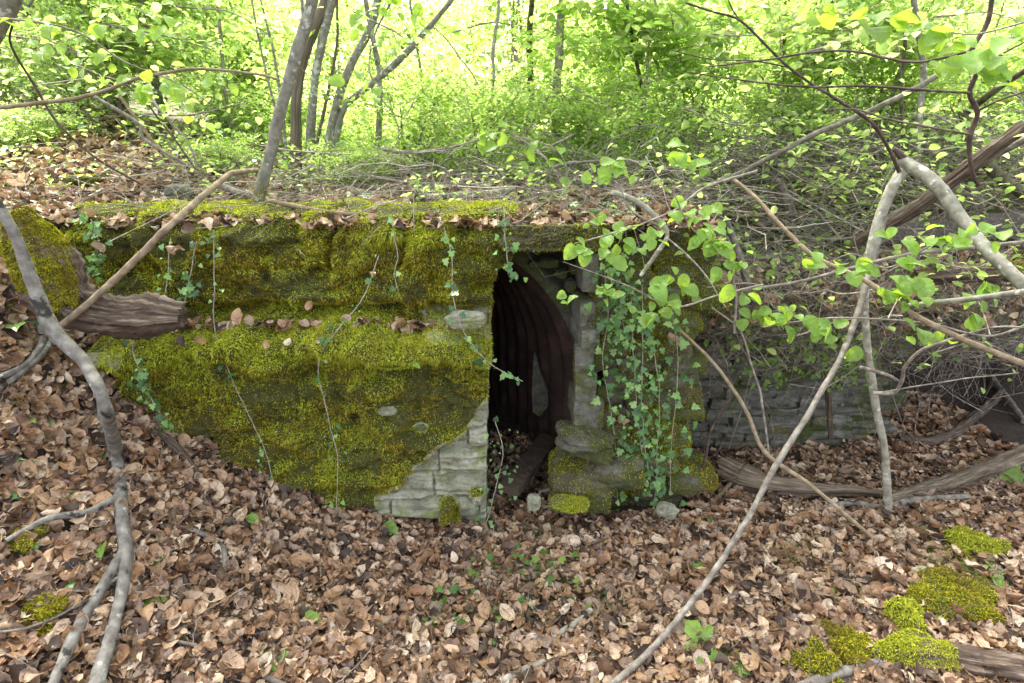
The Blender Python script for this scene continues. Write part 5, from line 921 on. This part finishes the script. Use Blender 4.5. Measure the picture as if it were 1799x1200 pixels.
# grass and moss tufts on the floor in front of the door
mb = MB(); n = 1500; g = rng.integers(0, 9, n); gx = np.array([-.12, .1, .25, .05, .4, -.3, 1.3, 1.9, .15]); gy = np.array([1.95, 2.0, 1.95, 1.8, 1.8, 1.75, 2.1, 2.0, 2.25]); x = gx[g] + rng.normal(size=n) * .06; y = gy[g] + rng.normal(size=n) * .05; b = np.stack([x, y, low(x, y) + .01], -1)
twigset(mb, b, b + rdir(n, .9) * rng.uniform(.03, .10, n)[:, None], .0009, .1, 4); tag(mb.build('grass', M['midgreen']), 'thin green grass tufts in the litter before the doorway', 'grass', kind='stuff')
mb = MB(); n = 420; g = rng.integers(0, 6, n); gx = np.array([-.2, -.1, .12, .2, -.28, -.05]); gy = np.array([1.98, 1.8, 2.02, 1.9, 1.75, 2.1]); x = gx[g] + rng.normal(size=n) * .07; y = gy[g] + rng.normal(size=n) * .05
x, y = x[:60], y[:60]; n = 60; scatter(mb, IVY, np.stack([x, y, low(x, y) + .03 + rng.random(n) * .04], -1), rdir(n) * .5 + [0, -.3, 1], rdir(n), rng.uniform(.02, .04, n)); tag(mb.build('herbs', M['midgreen']), 'dark green herbs creeping before the doorway', 'herbs', kind='stuff')
# ================================================================== WOODLAND BEHIND: shrubs
def shrub_proto(seed, h, w_, n, size, mat='spring', tm=HEX, first=('', '')):
    t = thing('shrub', 'x', 'shrub', (0, 0, 0)); rr = np.random.default_rng(seed); st = MB(); boxes = []
    for k in range(6):
        a = rr.random() * 6.3; e = np.array([math.cos(a) * w_ * rr.uniform(.3, .9), math.sin(a) * w_ * rr.uniform(.3, .9), h * rr.uniform(.6, 1.05)]); mid = e * [.35, .35, .55] + rr.normal(size=3) * .06
        tube(st, [np.zeros(3) + rr.normal(size=3) * [.06, .06, 0] - [0, 0, .05], mid, e], [.014 * h ** .5, .009, .003], 6, .08, .1, .04, seed + k)
        for q in range(5): boxes.append((mid + (e - mid) * rr.uniform(-.5, 1.1) + rr.normal(size=3) * [w_ * .3, w_ * .3, h * .07], (w_ * rr.uniform(.25, .45), w_ * rr.uniform(.25, .45), h * rr.uniform(.05, .12))))
    boxes.append(((0, 0, h * .3), (w_ * .7, w_ * .7, h * .2)))
    st.build('stems', M['twig'], t); foliage(t, boxes, n, size, mat, twigs=True); return t
protos = [shrub_proto(1, 2.3, .9, 6200, .05), shrub_proto(2, 3.1, 1.1, 7500, .056), shrub_proto(3, 1.5, .8, 4600, .044), shrub_proto(4, 4.3, 1.4, 9500, .064), shrub_proto(5, .8, .55, 2600, .036), shrub_proto(6, 2.6, .9, 5000, .068)]
used = [False] * 6; spots = []; rs = random.Random(21)
sizes = ['waist high', 'tall arching', 'low spreading', 'very tall', 'knee high', 'large leaved']
def place(pi, x, y, s_=1.0, label=None, group='bushes filling the wood behind the wall'):
    o = protos[pi] if not used[pi] else copy_tree(protos[pi]); used[pi] = True
    o.location = (x, y, float(up(x, y)) - .03); o.rotation_euler[2] = rs.random() * 6.28; o.scale = (s_, s_, s_ * rs.uniform(.9, 1.12)); tag(o, label, 'shrub', group); return o
near = [(4, -.1, 4.2, 1.0, 'knee high leafy bush just behind the wall top above the doorway'), (4, .55, 4.3, 1.1, 'knee high leafy bush to the right of the doorway on the wall top'), (4, -.7, 4.5, 1.0, 'knee high leafy bush between the coppice clump and the doorway'), (2, 1.25, 4.5, .8, 'low spreading bush behind the lichened hazel branch'),
        (2, 1.9, 4.3, .85, 'low spreading bush under the long slanting pole at right'), (2, 2.7, 4.4, .9, 'low spreading bush behind the broken fork'), (0, 3.5, 4.6, .8, 'waist high bush by the crooked mossy trunk at the right edge'), (4, -1.75, 5.2, 1.0, 'knee high bush left of the coppice clump'), (2, -2.6, 6.2, .9, 'low spreading bush on the left bank beyond the slanting sticks'), (5, -3.6, 5.6, .7, 'large leaved bush beside the thick trunk on the left bank'), (5, 2.2, 4.9, .8, 'large leaved bush behind the straight grey sapling'), (0, 1.0, 5.3, .75, 'waist high bush right of the pale straight trunk')]
for a in near: place(*a)
ORD = ['first', 'second', 'third', 'fourth', 'fifth', 'sixth', 'seventh', 'eighth', 'ninth', 'tenth', 'eleventh', 'twelfth']
rows_ = [(6.3, 'nearest', 8, 0), (8.2, 'second', 9, 1), (10.5, 'third', 10, 1), (13.5, 'fourth', 11, 3), (17.5, 'fifth', 12, 3), (23, 'farthest', 12, 3)]
tone = ['with loose sprays', 'with dense crown', 'with drooping tips', 'with upright stems']
for (yy, ordn, cnt, kind) in rows_:
    for k in range(cnt):
        fx = (k + .5) / cnt * 2 - 1; x = fx * yy * .98 + rs.uniform(-.3, .3); y = yy + rs.uniform(-.5, .5); pi = [0, 1, 5, 2, 3][rs.randrange(5)] if yy < 12 else [1, 3, 3, 5][rs.randrange(4)]
        if yy < 9 and pi in (3, 5): pi = 0
        s_ = rs.uniform(.75, 1.1) * (1 if yy < 12 else 1.25)
        if yy < 12 and abs(x - yy * .12) < 1.6: s_ *= .62
        o_ = place(pi, x, y, s_, f'{sizes[pi]} bush, {ORD[k]} from the left in the {ordn} row beyond the wall')
# fresh green canopy further back, above the bushes

mb = MB(); cover(8000, (.9, 4.4), (3.1, 5.4), up, lambda x, y: clump(x, y, 2.0, -.05, 71) & (y > yfront(x)), .03, .055, .38, HEX, mb, .6); tag(mb.build('undergrowth', M['spring']), 'bright green brambles growing up through the brushwood at right', 'brambles', kind='stuff')
mb = MB(); cover(5200, (-3.2, 1.0), (2.62, 4.4), up, lambda x, y: clump(x, y, 2.6, .12, 72), .025, .045, .22, HEX, mb, .6); tag(mb.build('undergrowth', M['spring']), 'small bright green seedlings among the twigs on top of the wall', 'herbs', kind='stuff')
for (yy, rn, cnt, x0, x1) in ((3.9, 'on the wall top', 7, -3.4, 3.4), (4.7, 'behind the wall top', 10, -4.4, 4.4)):
    for k in range(cnt):
        x = x0 + (k + .5) / cnt * (x1 - x0) + rs.uniform(-.15, .15); y = yy + rs.uniform(-.2, .2) + (.4 if x > 1 else 0); place([4, 4, 2][rs.randrange(3)] if yy > 4 else 4, x, y, rs.uniform(.32, .5) * (yy / 3.6), f'small leafy seedling bush, {ORD[k]} from the left {rn}', 'seedling bushes on the wall top')
# leafy sprays hanging between the trunks
YL = leaf_tmpl(.72, -.12, .12, .1, 5, 0, .9, 91, .03)
def spray(pts, Y, n, size, label, spreadpx=38):
    mb = MB(); C, r = limb(mb, pts, [2.2, 1.0], (Y, Y + .2), sides=5, kink=.02, step=.05); t = thing('leafy_branch', label, 'branch', tuple(C[0]), 'leafy branches between the trunks'); mb.build('stem', M['twig'], t)
    k = rng.integers(0, len(C), n); sp = spreadpx * Y / FPX; pos = C[k] + rng.normal(size=(n, 3)) * [sp, sp * 1.5, sp * .75]
    hd = rng.normal(size=(n, 3)) * .7; hd[:, 2] -= .45; m2 = MB(); scatter(m2, YL, pos, rng.normal(size=(n, 3)) * .5 + [0, -.15, 1], hd, rng.uniform(.6, 1.25, n) * size); m2.build('leaves', M['spring'], t, False)
    tw = MB(); k2 = k[:n // 3]; twigset(tw, C[k2], pos[:n // 3], .0012 + 0 * k2, .06, 4); tw.build('twigs', M['twig'], t)
for a in (([(-20, 60), (80, 70), (180, 110)], 2.9, 70, .05, 'spray of broad leaves by the thick corner trunk'), ([(60, 150), (160, 140), (260, 180)], 3.4, 80, .05, 'leaf spray before the mossy footed trunk'), ([(180, 40), (280, 60), (380, 90)], 3.2, 90, .052, 'leaf spray over the crooked forked trunk'),
          ([(260, 200), (340, 200), (430, 180)], 3.5, 90, .05, 'low leaf spray left of the leaning trunk'), ([(300, 10), (400, 20), (470, 60)], 3.6, 90, .052, 'high leaf spray left of the leaning trunk'), ([(620, 20), (700, 60), (760, 110)], 3.6, 90, .05, 'leaf spray just right of the coppice stems'), ([(640, 180), (720, 210), (820, 220)], 4.2, 100, .05, 'low leaf spray right of the coppice stems'),
          ([(780, 60), (860, 40), (940, 50)], 4.4, 90, .05, 'leaf spray left of the pale straight trunk'), ([(1000, 150), (1080, 190), (1180, 200)], 4.0, 110, .05, 'low leaf spray right of the pale straight trunk'), ([(1030, 20), (1120, 50), (1200, 90)], 4.2, 90, .05, 'high leaf spray right of the pale straight trunk'),
          ([(1200, 190), (1300, 220), (1400, 200)], 3.3, 110, .05, 'leaf spray under the arching brown shoot'), ([(1250, 60), (1330, 60), (1420, 40)], 3.2, 90, .052, 'leaf spray above the arching brown shoot'), ([(1420, 90), (1500, 70), (1580, 90)], 2.9, 90, .052, 'leaf spray left of the straight grey sapling at the top'), ([(1440, 250), (1520, 270), (1580, 240)], 3.3, 90, .05, 'leaf spray left of the broken fork'),
          ([(1640, 200), (1720, 240), (1800, 260)], 2.9, 100, .052, 'leaf spray before the dark mossy trunk'), ([(1640, 300), (1720, 350), (1800, 380)], 3.0, 90, .05, 'leaf spray under the right arm of the fork'), ([(1640, 30), (1720, 20), (1800, 40)], 2.3, 60, .055, 'leaf spray in the top right corner behind the large leaves'),
          ([(1100, 280), (1180, 300), (1280, 290)], 2.9, 80, .042, 'low leaf spray on the wall top right of the doorway'), ([(1380, 300), (1450, 330), (1540, 320)], 3.2, 100, .045, 'dark bushy leaf spray behind the broken stump'), ([(1180, 400), (1250, 450), (1290, 420)], 2.55, 60, .04, 'leaf spray over the mossy corner of the right wall'),
          ([(1600, 440), (1700, 470), (1790, 430)], 2.5, 60, .045, 'leaf spray over the weathered mossy log at right'), ([(1400, 590), (1500, 560), (1600, 600)], 2.5, 50, .045, 'leaf spray before the set back wall between the poles'), ([(1640, 620), (1720, 600), (1799, 640)], 2.5, 30, .045, 'sparse leaf spray before the dark hollow')):
    spray(*a)
